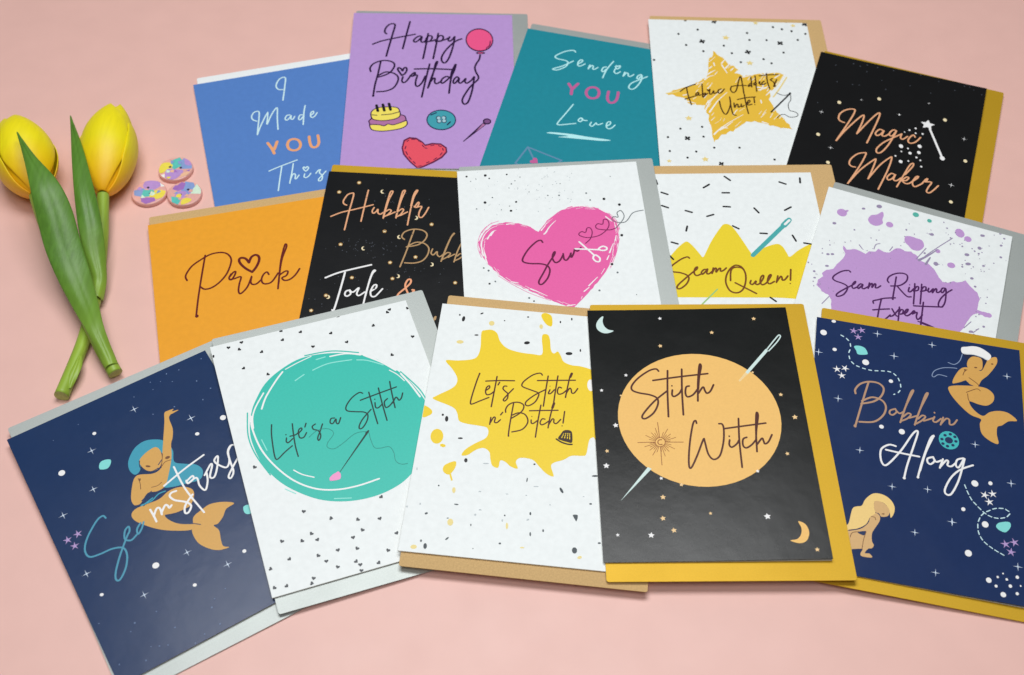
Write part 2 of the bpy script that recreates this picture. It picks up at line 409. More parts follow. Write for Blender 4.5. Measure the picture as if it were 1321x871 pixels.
# card-space artwork: (kind, ink, layer, width mm, coordinates in 1/20 mm)
ART = {
 'blue': [
  ('lettering', [
   ('s','ice',1,0.888,[26,1101,-28,1121,-46,1191,-2,1293,55,1335,91,1311,63,1176,31,1043,-5,900]),
   ('s','ice',1,0.853,[-375,596,-415,634,-424,696,-383,766,-325,764,-340,646,-373,494,-402,351]),
   ('s','ice',2,0.85,[-402,351,-351,475,-269,641,-220,723]),
   ('s','ice',3,0.856,[-220,723,-239,619,-263,505,-200,636,-136,742,-96,772,-123,588,-146,380]),
   ('s','ice',1,0.855,[37,606,-2,605,-33,551,-16,520,21,550,49,592,36,533,58,519,88,565]),
   ('s','ice',1,0.856,[186,566,154,569,127,509,146,485,184,534]),
   ('s','ice',2,0.859,[245,731,210,609,165,391]),
   ('s','ice',1,0.858,[279,531,317,559,327,597,299,590,276,523,293,489,325,505,367,562]),
  ]),
  ('capital_lettering', [
   ('l','apricot',1,1.836,[-302,170,-268,57,-255,-29]),
   ('l','apricot',2,1.842,[-191,166,-243,40]),
   ('s','apricot',1,1.73,[14,161,63,122,75,46,43,-23,-18,-38,-70,2,-78,81,-43,150,14,161]),
   ('s','apricot',1,1.734,[198,157,189,42,203,-35,254,-43,293,22,304,150]),
  ]),
  ('lettering', [
   ('s','ice',1,0.808,[-359,-315,-225,-271,-9,-212]),
   ('s','ice',2,0.797,[-203,-281,-252,-463,-304,-670]),
   ('s','ice',2,0.802,[-63,-263,-102,-404,-156,-582]),
   ('s','ice',3,0.798,[-145,-541,-106,-457,-79,-435,-70,-467,-83,-521,-66,-523,-29,-473]),
   ('s','ice',1,0.799,[39,-471,24,-517,43,-537,76,-521,110,-480]),
   ('s','ice',1,0.805,[58,-426,37,-378,50,-351,66,-378,87,-354,100,-382,83,-410,58,-426]),
   ('s','ice',1,0.8,[168,-496,203,-455,231,-447,210,-492,233,-555,217,-618,182,-633,184,-599,234,-548,290,-488]),
  ]),
 ],
 'purple': [
  ('lettering', [
   ('s','plum',1,1.284,[-601,1046,-625,1084,-617,1162,-571,1242,-516,1259,-496,1221,-516,1075,-549,853,-586,587]),
   ('s','plum',1,1.283,[-302,1309,-335,1079,-380,743]),
   ('s','plum',2,1.274,[-771,826,-661,894,-470,965,-229,1043]),
   ('s','plum',3,1.276,[-137,983,-159,1011,-207,981,-244,914,-225,881,-184,915,-140,983,-149,905,-124,879,-87,917]),
   ('s','plum',4,1.265,[-58,1062,-85,797,-114,547]),
   ('s','plum',5,1.276,[-96,880,-68,991,-24,1018,-5,974,-32,907,-73,889,3,913,30,935]),
   ('s','plum',6,1.266,[73,1065,46,799,16,549]),
   ('s','plum',7,1.278,[42,898,78,1003,124,1021,141,973,114,910,73,903,162,938,204,974]),
   ('s','plum',8,1.279,[224,997,204,934,225,908,260,947,287,1003]),
   ('s','plum',9,1.261,[290,1003,265,782,217,564,168,467,130,498,125,584,172,715,267,870,336,937,381,960]),
   ('s','plum',1,1.211,[-651,494,-674,250,-704,22,-717,-197]),
   ('s','plum',2,1.228,[-770,280,-780,353,-737,439,-644,494,-555,496,-486,454,-476,380,-520,274,-591,210,-670,171]),
   ('s','plum',3,1.208,[-668,204,-580,273,-485,254,-422,182,-425,78,-474,-36,-565,-95,-674,-111]),
   ('e','plum',2,0,[-717,-187,16,20,0]),
   ('s','plum',4,1.286,[-376,214,-427,318,-421,360,-387,340,-368,298,-353,351,-327,366,-314,320,-337,246,-376,210]),
   ('s','plum',5,1.212,[-359,183,-370,110,-351,69,-312,101,-268,195]),
   ('s','plum',6,1.219,[-268,203,-218,269,-206,248,-238,196,-265,210]),
   ('s','plum',7,1.211,[-238,196,-181,218,-195,113,-196,31,-168,0,-117,73,-79,199]),
   ('s','plum',8,1.212,[-27,442,-71,136,-113,-202]),
   ('s','plum',10,1.217,[-41,-28,-4,158,66,454,72,493,49,454,15,221,-34,-8,-16,75,23,155,46,155,42,87,69,56,125,109]),
   ('s','plum',11,1.215,[225,183,191,199,144,161,122,94,145,68,205,141,238,194]),
   ('s','plum',12,1.22,[309,438,291,331,248,163,225,-122]),
   ('s','plum',13,1.229,[300,437,260,310,245,205]),
   ('s','plum',14,1.229,[-217,337,13,347,271,335]),
   ('s','plum',14,1.214,[347,165,323,196,286,143,276,85,300,70,351,165,343,98,367,72,407,120,434,166,424,104,448,73,502,126,540,200]),
   ('s','plum',15,1.214,[543,200,515,-59,468,-273,422,-328,392,-285,401,-204,468,-40,529,64,583,138,594,201,563,294,550,379,571,464,605,540,620,637]),
  ]),
  ('balloon_print', [
   ('e','plum',10,0,[612,943,181,241,1]),
   ('e','hotpink',11,0,[612,943,166,217,1]),
   ('l','plum',1,1.931,[585,675,663,677]),
   ('l','hotpink',2,0.644,[597,675,649,676]),
   ('s','plum',12,0.651,[754,924,742,835,699,773]),
  ]),
  ('cake_print', [
   ('f','lemon',1,0,[-733,-722,-679,-721,-615,-724,-557,-742,-513,-709,-449,-721,-360,-681,-292,-642,-282,-715,-331,-773,-432,-812,-572,-837,-674,-826,-714,-798]),
   ('f','mauve',2,0,[-749,-655,-711,-602,-658,-624,-542,-632,-427,-602,-358,-538,-312,-561,-294,-648,-360,-681,-449,-721,-513,-709,-557,-742,-615,-724,-679,-721,-727,-731]),
   ('f','lemon',3,0,[-728,-509,-692,-440,-629,-406,-500,-392,-415,-406,-383,-455,-371,-552,-427,-611,-554,-646,-657,-640,-713,-606]),
   ('s','plum',4,0.713,[-728,-509,-692,-440,-629,-406,-500,-392,-415,-406,-383,-455,-371,-552,-427,-611,-554,-646,-657,-640,-713,-606,-728,-509]),
   ('s','plum',5,0.702,[-733,-722,-679,-721,-615,-724,-557,-742,-513,-709,-449,-721,-360,-681,-292,-642,-282,-715,-331,-773,-432,-812,-572,-837,-674,-826,-714,-798,-733,-722]),
   ('s','plum',6,0.707,[-749,-655,-711,-602]),
   ('s','plum',7,0.704,[-749,-655,-730,-731]),
   ('s','plum',6,0.71,[-358,-538,-312,-561,-292,-642]),
   ('s','plum',5,0.711,[-716,-544,-655,-551]),
   ('s','plum',5,0.713,[-597,-542,-482,-525,-386,-484]),
   ('l','ink',5,1.793,[-667,-367,-646,-473]),
   ('l','ink',6,1.795,[-590,-350,-567,-464]),
   ('l','ink',5,1.797,[-515,-333,-491,-447]),
  ]),
  ('button_print', [
   ('e','navyink',1,0,[135,-622,182,188,0]),
   ('e','tealfill',2,0,[135,-622,168,169,0]),
   ('l','navyink',3,0.953,[8,-533,72,-493]),
   ('l','navyink',3,0.943,[209,-711,245,-659]),
   ('e','navyink',4,0,[99,-589,31,39,0,167,-584,31,39,0,109,-647,31,39,0,171,-642,31,39,0]),
   ('e','paleteal',5,0,[102,-589,22,27,0,164,-584,22,27,0,111,-645,22,27,0,170,-640,22,27,0]),
  ]),
  ('pin_print', [
   ('p','plum',1,0,[645,-666,681,-704,407,-1015,401,-1004]),
   ('p','mauve',2,0,[645,-681,671,-704,554,-836]),
   ('e','plum',3,0,[695,-642,52,56,0]),
   ('e','mauveink',4,0,[697,-642,36,35,0]),
  ]),
  ('heart_print', [
   ('p','plumred',1,0,[-128,-1499,-232,-1376,-314,-1244,-335,-1130,-314,-990,-246,-938,-158,-950,-85,-1015,-51,-1066,32,-1037,137,-1045,208,-1115,216,-1200,155,-1300,53,-1385,-58,-1458]),
   ('p','coral',2,0,[-128,-1470,-220,-1359,-295,-1233,-316,-1130,-297,-1010,-240,-966,-162,-978,-92,-1037,-53,-1094,33,-1065,131,-1071,191,-1130,195,-1191,143,-1276,46,-1359,-63,-1433]),
   ('l','plumred',3,0.685,[-283,-1101,-291,-1148]),
   ('l','plumred',3,0.681,[-280,-1194,-259,-1249]),
   ('l','plumred',3,0.677,[-239,-1285,-213,-1330]),
   ('l','plumred',3,0.674,[-187,-1366,-164,-1398]),
   ('l','plumred',3,0.671,[-129,-1447,-92,-1437]),
   ('l','plumred',3,0.675,[-30,-1386,1,-1367]),
   ('l','plumred',3,0.678,[56,-1330,90,-1299]),
   ('l','plumred',3,0.682,[130,-1252,151,-1212]),
   ('l','plumred',3,0.685,[167,-1169,158,-1132]),
   ('l','plumred',3,0.688,[109,-1086,141,-1105]),
   ('l','plumred',3,0.688,[14,-1088,52,-1078]),
   ('l','plumred',3,0.686,[-57,-1126,-29,-1135]),
   ('l','plumred',3,0.687,[-87,-1080,-68,-1108]),
   ('l','plumred',3,0.691,[-133,-1006,-101,-1024]),
   ('l','plumred',3,0.692,[-217,-979,-179,-979]),
   ('l','plumred',3,0.691,[-273,-1017,-251,-995]),
  ]),
 ],
 'teal': [
  ('lettering', [
   ('s','icegreen',1,0.91,[-349,1165,-386,1194,-480,1147,-565,1056,-586,1001,-539,975,-435,966,-403,925,-421,847,-505,761,-565,756,-547,784,-459,852,-345,984]),
   ('s','icegreen',1,0.909,[-276,944,-243,983,-229,1024,-256,1032,-279,979,-271,917,-238,911,-188,968]),
   ('s','icegreen',1,0.905,[-124,963,-131,882]),
   ('s','icegreen',2,0.905,[-129,892,-99,958,-76,946,-75,898,-50,896,-17,942]),
   ('s','icegreen',1,0.904,[86,979,54,961,41,900,64,877,94,935]),
   ('s','icegreen',2,0.904,[157,1114,100,931,79,759]),
   ('s','icegreen',1,0.902,[204,973,199,914,228,885,253,903,275,935]),
   ('s','icegreen',2,0.907,[230,977,200,1013,212,1039,228,1023,246,1051,259,1026,230,977]),
   ('s','icegreen',1,0.9,[334,942,325,854,350,926,378,925,389,879,418,879,451,925]),
   ('s','icegreen',2,0.894,[543,950,511,921,501,867,526,859,554,938,559,826,517,687,471,638,430,664,452,754,554,858,625,929]),
  ]),
  ('capital_lettering', [
   ('l','rosepink',1,1.959,[-314,534,-258,450,-247,350]),
   ('l','rosepink',2,1.965,[-203,563,-253,443]),
   ('s','rosepink',1,1.833,[-10,548,50,536,86,468,79,382,28,341,-32,353,-71,425,-61,506,-10,548]),
   ('s','rosepink',1,1.824,[197,517,206,389,245,322,296,336,323,412,318,536]),
  ]),
  ('lettering', [
   ('s','icegreen',1,0.849,[-186,166,-246,-27,-306,-217,-283,-245,-208,-217,-90,-167]),
   ('s','icegreen',2,0.849,[-51,-55,-71,-103,-42,-122,-19,-74,-46,-48,-12,-85,35,-80]),
   ('s','icegreen',1,0.846,[92,-97,84,-152,118,-164,150,-95,163,-118,189,-116,227,-82]),
   ('s','icegreen',1,0.845,[284,-120,322,-68,315,-27,284,-51,283,-126,315,-157,352,-134,382,-73]),
  ]),
  ('underline_print', [
   ('f','icegreen',1,0,[-400,-426,-332,-395,-108,-369,120,-364,372,-351,283,-390,78,-419,-145,-447,-252,-460,-135,-411,-274,-419]),
  ]),
  ('envelope_print', [
   ('l','duskblue',1,1.129,[-567,-728,-652,-1035]),
   ('l','duskblue',2,1.132,[-567,-728,-129,-850]),
   ('l','duskblue',2,1.111,[-652,-1035,-352,-1173]),
   ('l','duskblue',3,1.115,[-352,-1173,-129,-850]),
   ('l','duskblue',3,1.132,[-567,-728,-450,-919]),
   ('hr','rosepink',4,0,[-441,-942,59]),
  ]),
 ],
 'fabric': [
  ('star_print', [
   ('p','mustard',1,0,[-241,853,-213,822,-198,780,-156,738,-134,728,-114,690,-96,662,-72,599,-34,569,0,563,18,518,58,481,32,473,-7,416,29,417,64,401,107,354,137,383,182,382,218,383,248,405,287,413,310,421,359,434,373,417,413,425,450,434,497,446,515,447,554,448,580,439,598,418,633,409,587,362,574,310,534,278,507,235,474,186,466,138,435,96,404,61,407,-10,376,-71,393,-114,402,-141,417,-183,426,-259,440,-272,453,-314,487,-355,497,-384,529,-429,533,-455,548,-493,581,-527,584,-576,601,-610,614,-613,600,-604,574,-602,527,-594,493,-589,465,-599,448,-581,400,-563,373,-551,339,-559,308,-525,293,-528,264,-513,229,-508,195,-500,158,-478,117,-499,100,-497,55,-489,34,-518,1,-546,-33,-579,-76,-619,-89,-623,-123,-682,-159,-670,-187,-694,-219,-733,-269,-738,-291,-770,-317,-825,-355,-839,-369,-880,-375,-821,-385,-780,-384,-726,-384,-666,-391,-621,-388,-589,-399,-531,-409,-467,-400,-434,-394,-388,-424,-350,-424,-320,-443,-282,-426,-208,-464,-213,-488,-207,-532,-209,-546,-189,-598,-205,-610,-195,-642,-176,-651,-117,-669,-87,-704,-75,-737,-66,-776,-61,-810,-25,-836,-23,-873,-35,-901,5,-877,9,-838,24,-802,66,-775,64,-736,86,-689,108,-664,122,-639,130,-602,145,-574,163,-527,189,-502,221,-465,236,-435,268,-420,293,-373,315,-356,361,-347,413,-331,477,-331,505,-327,575,-317,647,-303,708,-265,727,-249,778]),
   ('s','mustardlt',2,0.92,[-895,-5,-782,26,-701,70]),
   ('s','mustardlt',2,0.937,[610,388,481,149]),
   ('s','mustardlt',3,0.931,[652,361,522,116,439,-22]),
  ]),
  ('brush_streak_print', [
   ('t','white',2,1.196,[-347,386,-291,436,-250,466]),
   ('t','white',2,1.204,[-315,506,-285,542]),
   ('t','white',2,1.214,[-151,611,-119,661,-94,691]),
   ('t','white',3,1.208,[-110,513,-67,578,-45,622]),
   ('t','white',4,1.202,[-45,474,-11,517]),
   ('t','white',4,1.202,[-154,575,-100,419]),
   ('t','white',3,1.189,[-394,280,-333,341,-275,361]),
   ('t','white',3,1.162,[-685,-31,-628,-12]),
   ('t','white',2,1.156,[-434,-308,-348,-119,-197,89]),
   ('t','white',3,1.154,[-383,-335,-259,-115,-134,41]),
   ('t','white',2,1.197,[331,419,394,379]),
   ('t','white',2,1.179,[258,157,347,150,395,180]),
   ('t','white',3,1.176,[275,107,369,144]),
   ('t','white',4,1.171,[421,95,354,8]),
   ('t','white',2,1.118,[-394,-579,-385,-682]),
   ('t','white',3,1.123,[-360,-738,-282,-639,-163,-523,27,-369]),
   ('t','white',4,1.121,[-283,-656,-214,-605,-117,-505]),
   ('t','white',5,1.119,[-257,-607,-193,-620]),
   ('t','white',2,1.157,[276,-95,279,-145]),
   ('t','white',2,1.129,[255,-491,318,-521]),
   ('t','white',2,1.208,[-254,607,-247,554]),
   ('t','white',2,1.193,[97,347,167,371]),
   ('t','white',4,1.196,[504,349,567,407]),
   ('t','white',5,1.188,[637,423,563,272,466,114]),
   ('t','white',2,1.151,[-638,-146,-552,-176]),
   ('t','white',3,0.789,[365,385,414,481]),
   ('t','white',6,0.764,[490,407,538,486]),
   ('t','white',2,0.494,[401,-440,480,-339]),
   ('t','white',2,0.45,[269,-360,326,-263]),
   ('t','white',3,0.685,[359,-406,398,-326]),
   ('t','white',2,0.451,[-484,129,-420,238]),
   ('t','white',4,0.577,[-388,-154,-340,-82]),
   ('t','white',5,0.31,[-334,-542,-281,-501]),
   ('t','white',3,0.61,[-507,179,-413,234]),
   ('t','white',4,0.533,[-92,-370,-32,-273]),
   ('t','white',2,0.455,[-525,36,-490,88]),
   ('t','white',2,0.661,[19,431,84,542]),
   ('t','white',4,0.693,[-257,382,-223,436]),
   ('t','white',2,0.358,[513,-439,552,-382]),
   ('t','white',2,0.398,[-8,236,44,335]),
   ('t','white',5,0.746,[289,94,357,223]),
   ('t','white',3,0.566,[153,294,202,382]),
   ('t','white',6,0.561,[373,87,405,153]),
   ('t','white',4,0.622,[-373,-485,-327,-428]),
   ('t','white',4,0.507,[-391,-240,-352,-172]),
   ('t','white',5,0.361,[-80,511,-13,623]),
   ('t','white',4,0.43,[292,272,356,385]),
   ('t','white',2,0.551,[-312,629,-228,728]),
   ('t','white',4,0.553,[-361,-393,-333,-347]),
   ('t','white',2,0.615,[415,-292,445,-229]),
   ('t','white',5,0.611,[-386,-154,-369,-113]),
   ('t','white',3,0.529,[245,-407,316,-316]),
   ('t','white',5,0.41,[-228,-496,-207,-453]),
   ('t','white',5,0.553,[-99,-380,-51,-290]),
   ('t','white',5,0.318,[-269,-488,-244,-435]),
   ('t','white',2,0.346,[-375,174,-346,227]),
   ('t','white',6,0.798,[326,187,353,229]),
   ('t','white',3,0.781,[-371,113,-331,162]),
   ('t','white',6,0.427,[-35,555,30,646]),
   ('t','white',4,0.487,[224,-352,263,-298]),
   ('t','white',6,0.776,[-414,-201,-383,-120]),
   ('t','white',4,0.659,[-367,110,-304,218]),
   ('t','white',2,0.538,[-568,-100,-530,-62]),
   ('t','white',5,0.612,[-426,-71,-385,-3]),
   ('t','white',7,0.428,[-408,-181,-341,-118]),
   ('t','white',4,0.63,[-503,176,-455,281]),
   ('t','white',4,0.375,[-90,-588,-7,-488]),
   ('t','white',4,0.635,[204,289,243,335]),
   ('t','white',5,0.599,[351,312,372,344]),
   ('t','white',3,0.765,[474,-415,503,-374]),
   ('t','white',2,0.374,[-11,-302,54,-247]),
  ]),
  ('confetti_print', [
   ('fl','ink',8,0,[-179,1457,38,-369,1041,44,208,846,44,648,1044,44,766,1506,36,1023,1453,45,-690,-820,41,-318,-1250,36]),
   ('k5','mustardlt',9,0,[-52,1130,51,211,625,50,-649,-459,48,-503,-1180,47,370,1453,38,861,1416,38,-936,-1226,32]),
   ('e','ink',10,0,[-559,1472,17,21,2,-409,1283,16,21,2,-668,1183,16,20,2,-583,959,16,20,2,-368,841,16,20,2,-1017,641,16,20,2,-93,964,16,20,2,-2,816,16,20,2,236,1238,16,21,2,254,1095,16,20,2,96,638,16,20,2,396,710,16,20,2,490,632,16,20,2,670,853,16,20,2,478,1100,16,20,2,592,1375,17,21,2,705,1335,17,21,2,828,1299,17,21,2,887,1120,16,20,2,1004,1250,16,21,2,-765,-651,15,18,2,-497,-609,15,18,2,-926,-809,15,17,2,-493,-784,15,17,2,-919,-1053,15,17,2,-601,-1051,15,17,2,-379,-975,15,17,2,-74,-964,15,17,2,-713,-1160,15,17,2,326,-1156,15,17,2]),
  ]),
  ('lettering', [
   ('s','brownink',11,0.886,[-721,39,-643,115,-522,185]),
   ('s','brownink',12,0.878,[-637,121,-628,-22,-599,-206]),
   ('s','brownink',13,0.876,[-670,-106,-602,-72,-539,-41]),
   ('s','brownink',14,0.88,[-500,29,-527,0,-525,-37,-500,-8,-489,23,-493,-26,-464,-16]),
   ('s','brownink',15,0.882,[-437,188,-441,58,-445,-61,-410,-14,-410,19,-436,-9,-404,-14,-381,15]),
   ('s','brownink',16,0.883,[-378,83,-365,58,-345,95,-357,10,-330,4,-300,67,-301,16,-273,28,-249,51]),
   ('s','brownink',17,0.885,[-203,104,-238,81,-243,29,-212,30,-163,106]),
   ('s','brownink',11,0.891,[-67,158,8,177,124,182]),
   ('s','brownink',12,0.89,[-74,143,-85,90,-56,40,-12,93,31,262,65,357,74,226,76,23]),
   ('s','brownink',13,0.89,[-67,158,-79,128]),
   ('s','brownink',11,0.893,[180,227,150,188,151,164,190,201]),
   ('s','brownink',12,0.897,[194,347,194,268,187,156]),
   ('s','brownink',11,0.895,[251,256,220,223,225,195,253,224]),
   ('s','brownink',12,0.896,[251,374,248,252,241,75]),
   ('s','brownink',11,0.896,[285,234,299,272,298,207,324,221]),
   ('s','brownink',12,0.896,[358,275,327,245,331,206,375,238]),
   ('s','brownink',11,0.898,[402,427,397,276,411,128]),
   ('s','brownink',12,0.905,[304,376,411,399,548,410]),
   ('s','brownink',11,0.897,[467,331,440,304,472,264,482,220,488,186,467,178,488,233,519,315]),
   ('s','brownink',11,0.868,[-244,-126,-236,-243,-209,-350,-181,-367,-144,-294,-109,-166,-110,-43]),
   ('s','brownink',12,0.867,[-109,-57,-108,-221,-97,-360,-61,-383]),
   ('s','brownink',13,0.87,[-66,-156,-65,-241,-38,-182,-20,-181,-19,-235,14,-207]),
   ('s','brownink',14,0.871,[23,-170,24,-225,57,-196]),
   ('s','brownink',13,0.872,[79,8,83,-177,96,-347]),
   ('s','brownink',14,0.879,[-17,-90,95,-50,212,-31]),
   ('s','brownink',15,0.874,[102,-162,137,-121,127,-94,101,-140,106,-187,156,-171]),
   ('s','brownink',15,0.877,[195,-46,192,-141]),
   ('e','brownink',11,0,[191,-177,7,11,2]),
  ]),
  ('needle_print', [
   ('l','ink',11,1.036,[381,-306,651,41]),
   ('e','ink',12,0,[658,54,15,19,2]),
   ('s','ink',13,0.462,[489,57,539,22,599,15,658,54]),
   ('s','ink',14,0.453,[659,36,652,-65,610,-158,614,-265,671,-290,707,-334,683,-379,598,-391,544,-348,489,-356,441,-415]),
  ]),
 ],
 'magic': [
  ('lettering', [
   ('s','copper',1,1.032,[-532,229,-584,243,-613,288,-608,380,-552,469,-480,512,-445,492,-469,320,-569,-126]),
   ('s','copper',2,1.024,[-569,-126,-500,86,-399,329,-345,434,-323,431,-328,284,-354,84]),
   ('s','copper',3,1.027,[-354,84,-259,343,-181,524,-146,544,-157,371,-212,-35]),
   ('s','copper',4,1.018,[-57,249,-104,258,-141,178,-120,137,-78,179,-51,255,-61,164,-25,160,15,215]),
   ('s','copper',5,1.011,[94,299,58,308,24,251,25,196,60,198,91,292,71,170,33,3,-22,-136,-69,-164,-84,-95,-27,35,66,157,156,263]),
   ('s','copper',6,1.015,[162,270,158,198,188,181,235,249]),
   ('s','copper',7,1.014,[323,269,298,299,264,242,252,173,285,142,341,185,386,284]),
   ('s','copper',1,0.981,[-274,-503,-322,-503,-353,-462,-344,-374,-286,-267,-217,-220,-191,-235,-226,-456,-311,-809]),
   ('s','copper',2,0.974,[-311,-809,-213,-535,-86,-302,-64,-300,-78,-484,-99,-647]),
   ('s','copper',3,0.976,[-99,-647,-6,-373,85,-202,112,-196,97,-418,41,-780]),
   ('s','copper',4,0.968,[189,-467,145,-462,109,-538,129,-582,170,-540,195,-460,185,-551,221,-562,266,-496]),
   ('s','copper',5,0.976,[240,-663,290,-429,332,-246,366,-195,368,-254,303,-424]),
   ('s','copper',6,0.966,[273,-548,322,-462,352,-463,330,-517,292,-539,324,-570,369,-554,407,-492]),
   ('s','copper',7,0.966,[406,-499,447,-436,456,-399,431,-417,403,-510,419,-575,453,-577,517,-498]),
   ('s','copper',8,0.964,[514,-499,544,-420,564,-398,556,-442,536,-464,615,-443,590,-542,580,-617,615,-628,659,-557,698,-471]),
  ]),
  ('wand_print', [
   ('l','white',1,1.348,[473,476,677,28]),
   ('e','white',2,0,[683,13,29,37,20]),
   ('k5','white',2,0,[437,544,89]),
  ]),
  ('spark_print', [
   ('e','white',8,0,[186,50,25,32,20,398,126,24,30,20,306,-33,20,24,20,404,14,21,26,20,221,-218,22,27,20,204,-40,10,12,20,271,39,11,14,20,148,-142,11,14,20,306,-176,11,14,20,389,-81,13,16,20,440,-115,11,14,20,465,-219,13,15,20,308,427,13,16,20,241,370,13,16,20,320,341,11,14,20,402,356,13,16,20,84,608,10,13,20,190,314,7,9,20]),
   ('e','cream',9,0,[-655,577,23,29,20,-197,816,23,29,20,627,701,23,29,20,949,59,22,27,20,870,-690,22,25,20,-795,-95,23,28,20,-594,-540,22,27,20]),
   ('k4','white',10,0,[-832,324,38,-610,-275,37,889,436,38,840,-408,41,81,610,28,-404,721,23,400,945,23]),
   ('e','speckgrey',11,0,[-823,1275,9,11,20,-613,1385,11,12,20,-525,1363,9,11,20,-443,1420,10,11,20,-311,1418,7,11,20,-426,1285,9,11,20,-749,959,9,11,20,-556,973,10,9,20,-477,991,9,8,20,-220,1181,6,9,20,-147,1025,10,12,20,131,1201,9,9,20,229,1458,10,11,20,297,1496,8,12,20,394,1147,9,9,20,780,1427,8,10,20,844,1430,7,10,20,899,1389,7,8,20,1002,1333,10,9,20,-907,478,7,9,20,675,1304,7,11,20,-109,1427,10,11,20,462,1411,7,10,20]),
  ]),
 ],
 'orange': [
  ('lettering', [
   ('s','maroonbrown',1,1.029,[-460,873,-496,711,-550,462,-596,231,-633,17]),
   ('s','maroonbrown',2,1.043,[-685,549,-697,598,-682,652,-616,747,-513,819,-401,875,-292,879,-220,840,-186,757,-206,659,-261,540,-345,443,-435,385,-510,381,-553,427]),
   ('e','maroonbrown',2,0,[-625,21,20,22,-13]),
   ('s','maroonbrown',3,1.038,[-228,496,-185,551,-158,559,-168,518,-206,457,-232,457,-234,490,-209,535]),
   ('s','maroonbrown',4,1.029,[-231,457,-179,459,-109,469,-134,380,-155,284,-147,232,-112,246,-51,317,9,455,-12,380,-1,334,46,330,106,381]),
   ('s','maroonbrown',5,1.035,[192,434,176,474,135,447,106,381,115,322,160,304,217,327,294,432]),
   ('s','maroonbrown',6,1.049,[264,208,296,366,350,618,413,813,433,839,432,793,362,630,311,435,281,283]),
   ('s','maroonbrown',7,1.038,[306,400,370,439,401,429,378,376,327,352,348,310,407,311,473,361,532,442]),
   ('s','maroonbrown',1,1.501,[19,511,-43,577,-93,662,-101,723,-73,746,-28,721,0,658]),
   ('s','maroonbrown',2,1.503,[0,658,33,729,79,755,114,725,111,659,69,572,19,511]),
  ]),
 ],
 'hubblr': [
  ('lettering', [
   ('s','copper',1,0.877,[-772,953,-808,974,-817,1022,-784,1115,-737,1145,-715,1134,-719,1015,-732,848,-745,574]),
   ('s','copper',1,0.877,[-554,1206,-565,998,-577,716]),
   ('s','copper',2,0.871,[-927,766,-816,836,-673,894,-472,980]),
   ('s','copper',3,0.871,[-454,937,-470,881,-450,848,-420,884,-409,915,-401,858,-369,840,-334,883]),
   ('s','copper',4,0.877,[-332,781,-321,905,-301,1073,-269,1198,-295,1199,-309,1100,-325,932,-333,788]),
   ('s','copper',5,0.87,[-329,802,-288,836,-255,896,-278,919,-310,889]),
   ('s','copper',6,0.869,[-292,825,-208,885]),
   ('s','copper',7,0.878,[-188,794,-178,929,-156,1097,-129,1222,-154,1216,-168,1110,-183,928,-189,805]),
   ('s','copper',8,0.87,[-184,812,-144,849,-116,919,-134,939,-170,902]),
   ('s','copper',9,0.869,[-143,835,-69,895]),
   ('s','copper',1,0.879,[-47,697,-39,897,-21,1120,13,1235,-3,1237,-26,1162,-39,994]),
   ('s','copper',2,0.877,[4,976,36,1052,50,1035,29,974,0,990]),
   ('s','copper',3,0.871,[29,974,85,992,66,905,68,837,100,822,134,882,166,984]),
  ]),
  ('lettering', [
   ('s','bronze',1,0.839,[35,622,11,478,-21,283,-63,71]),
   ('s','bronze',2,0.848,[-58,477,-92,515,-67,588,21,635,128,628,186,570,169,480,97,405,-23,367]),
   ('s','bronze',3,0.835,[-19,367,68,438,160,436,225,370,222,266,173,176,86,136,-18,132]),
   ('s','bronze',1,0.834,[270,356,259,294,287,270,322,321,330,273,361,249,397,286]),
   ('s','bronze',2,0.841,[380,182,411,348,454,527,494,609,465,563,426,402,385,199]),
   ('s','bronze',3,0.833,[388,208,439,246,474,300,440,315,408,279]),
   ('s','bronze',4,0.833,[453,244,520,295]),
   ('s','bronze',5,0.84,[523,183,549,340,595,501,631,592]),
   ('s','bronze',6,0.832,[529,201,583,239,618,293,584,308,552,271]),
  ]),
  ('lettering', [
   ('s','white',1,1.073,[-855,-141,-695,-46,-381,78]),
   ('s','white',2,1.048,[-653,-52,-672,-304,-698,-567,-718,-584]),
   ('s','white',1,0.94,[-568,-296,-606,-316,-612,-365,-584,-383,-551,-345,-573,-297,-529,-323,-474,-257,-486,-340,-459,-366,-403,-313]),
   ('s','white',2,0.948,[-398,-494,-383,-267,-357,-65,-326,-4,-350,-14,-372,-150,-389,-367]),
   ('s','white',3,0.942,[-343,-301,-290,-248,-289,-204,-319,-216,-341,-297,-326,-362,-282,-362,-218,-256]),
  ]),
  ('ampersand_lettering', [
   ('s','peach',1,1.054,[100,-374,51,-270,23,-189,41,-113,72,-103,77,-152,33,-222,-34,-309,-41,-359,11,-367,71,-335,126,-257,106,-247]),
   ('s','bronze',1,0.809,[376,-670,380,-621,394,-597,391,-637]),
  ]),
  ('star_print', [
   ('e','goldglow',10,0,[-676,1317,25,28,4,-886,1151,25,28,4,224,723,24,27,4,-293,582,24,27,4,-758,352,24,26,3,-178,124,24,26,3,93,223,24,26,3,-568,-121,23,25,3,-126,-104,23,25,3,561,-116,23,25,3,-814,-390,23,25,3,-940,-607,23,24,3]),
   ('k5','cream',11,0,[-676,1317,23,-886,1151,23,224,723,22,-293,582,22,-758,352,22,-178,124,22,93,223,22,-568,-121,21,-126,-104,21,561,-116,21,-814,-390,21,-940,-607,21]),
  ]),
  ('moon_print', [
   ('p','cream',12,0,[-492,337,-504,337,-515,330,-520,318,-519,303,-512,290,-501,282,-489,282,-478,288,-483,295,-492,294,-500,302,-504,315,-501,327,-493,332]),
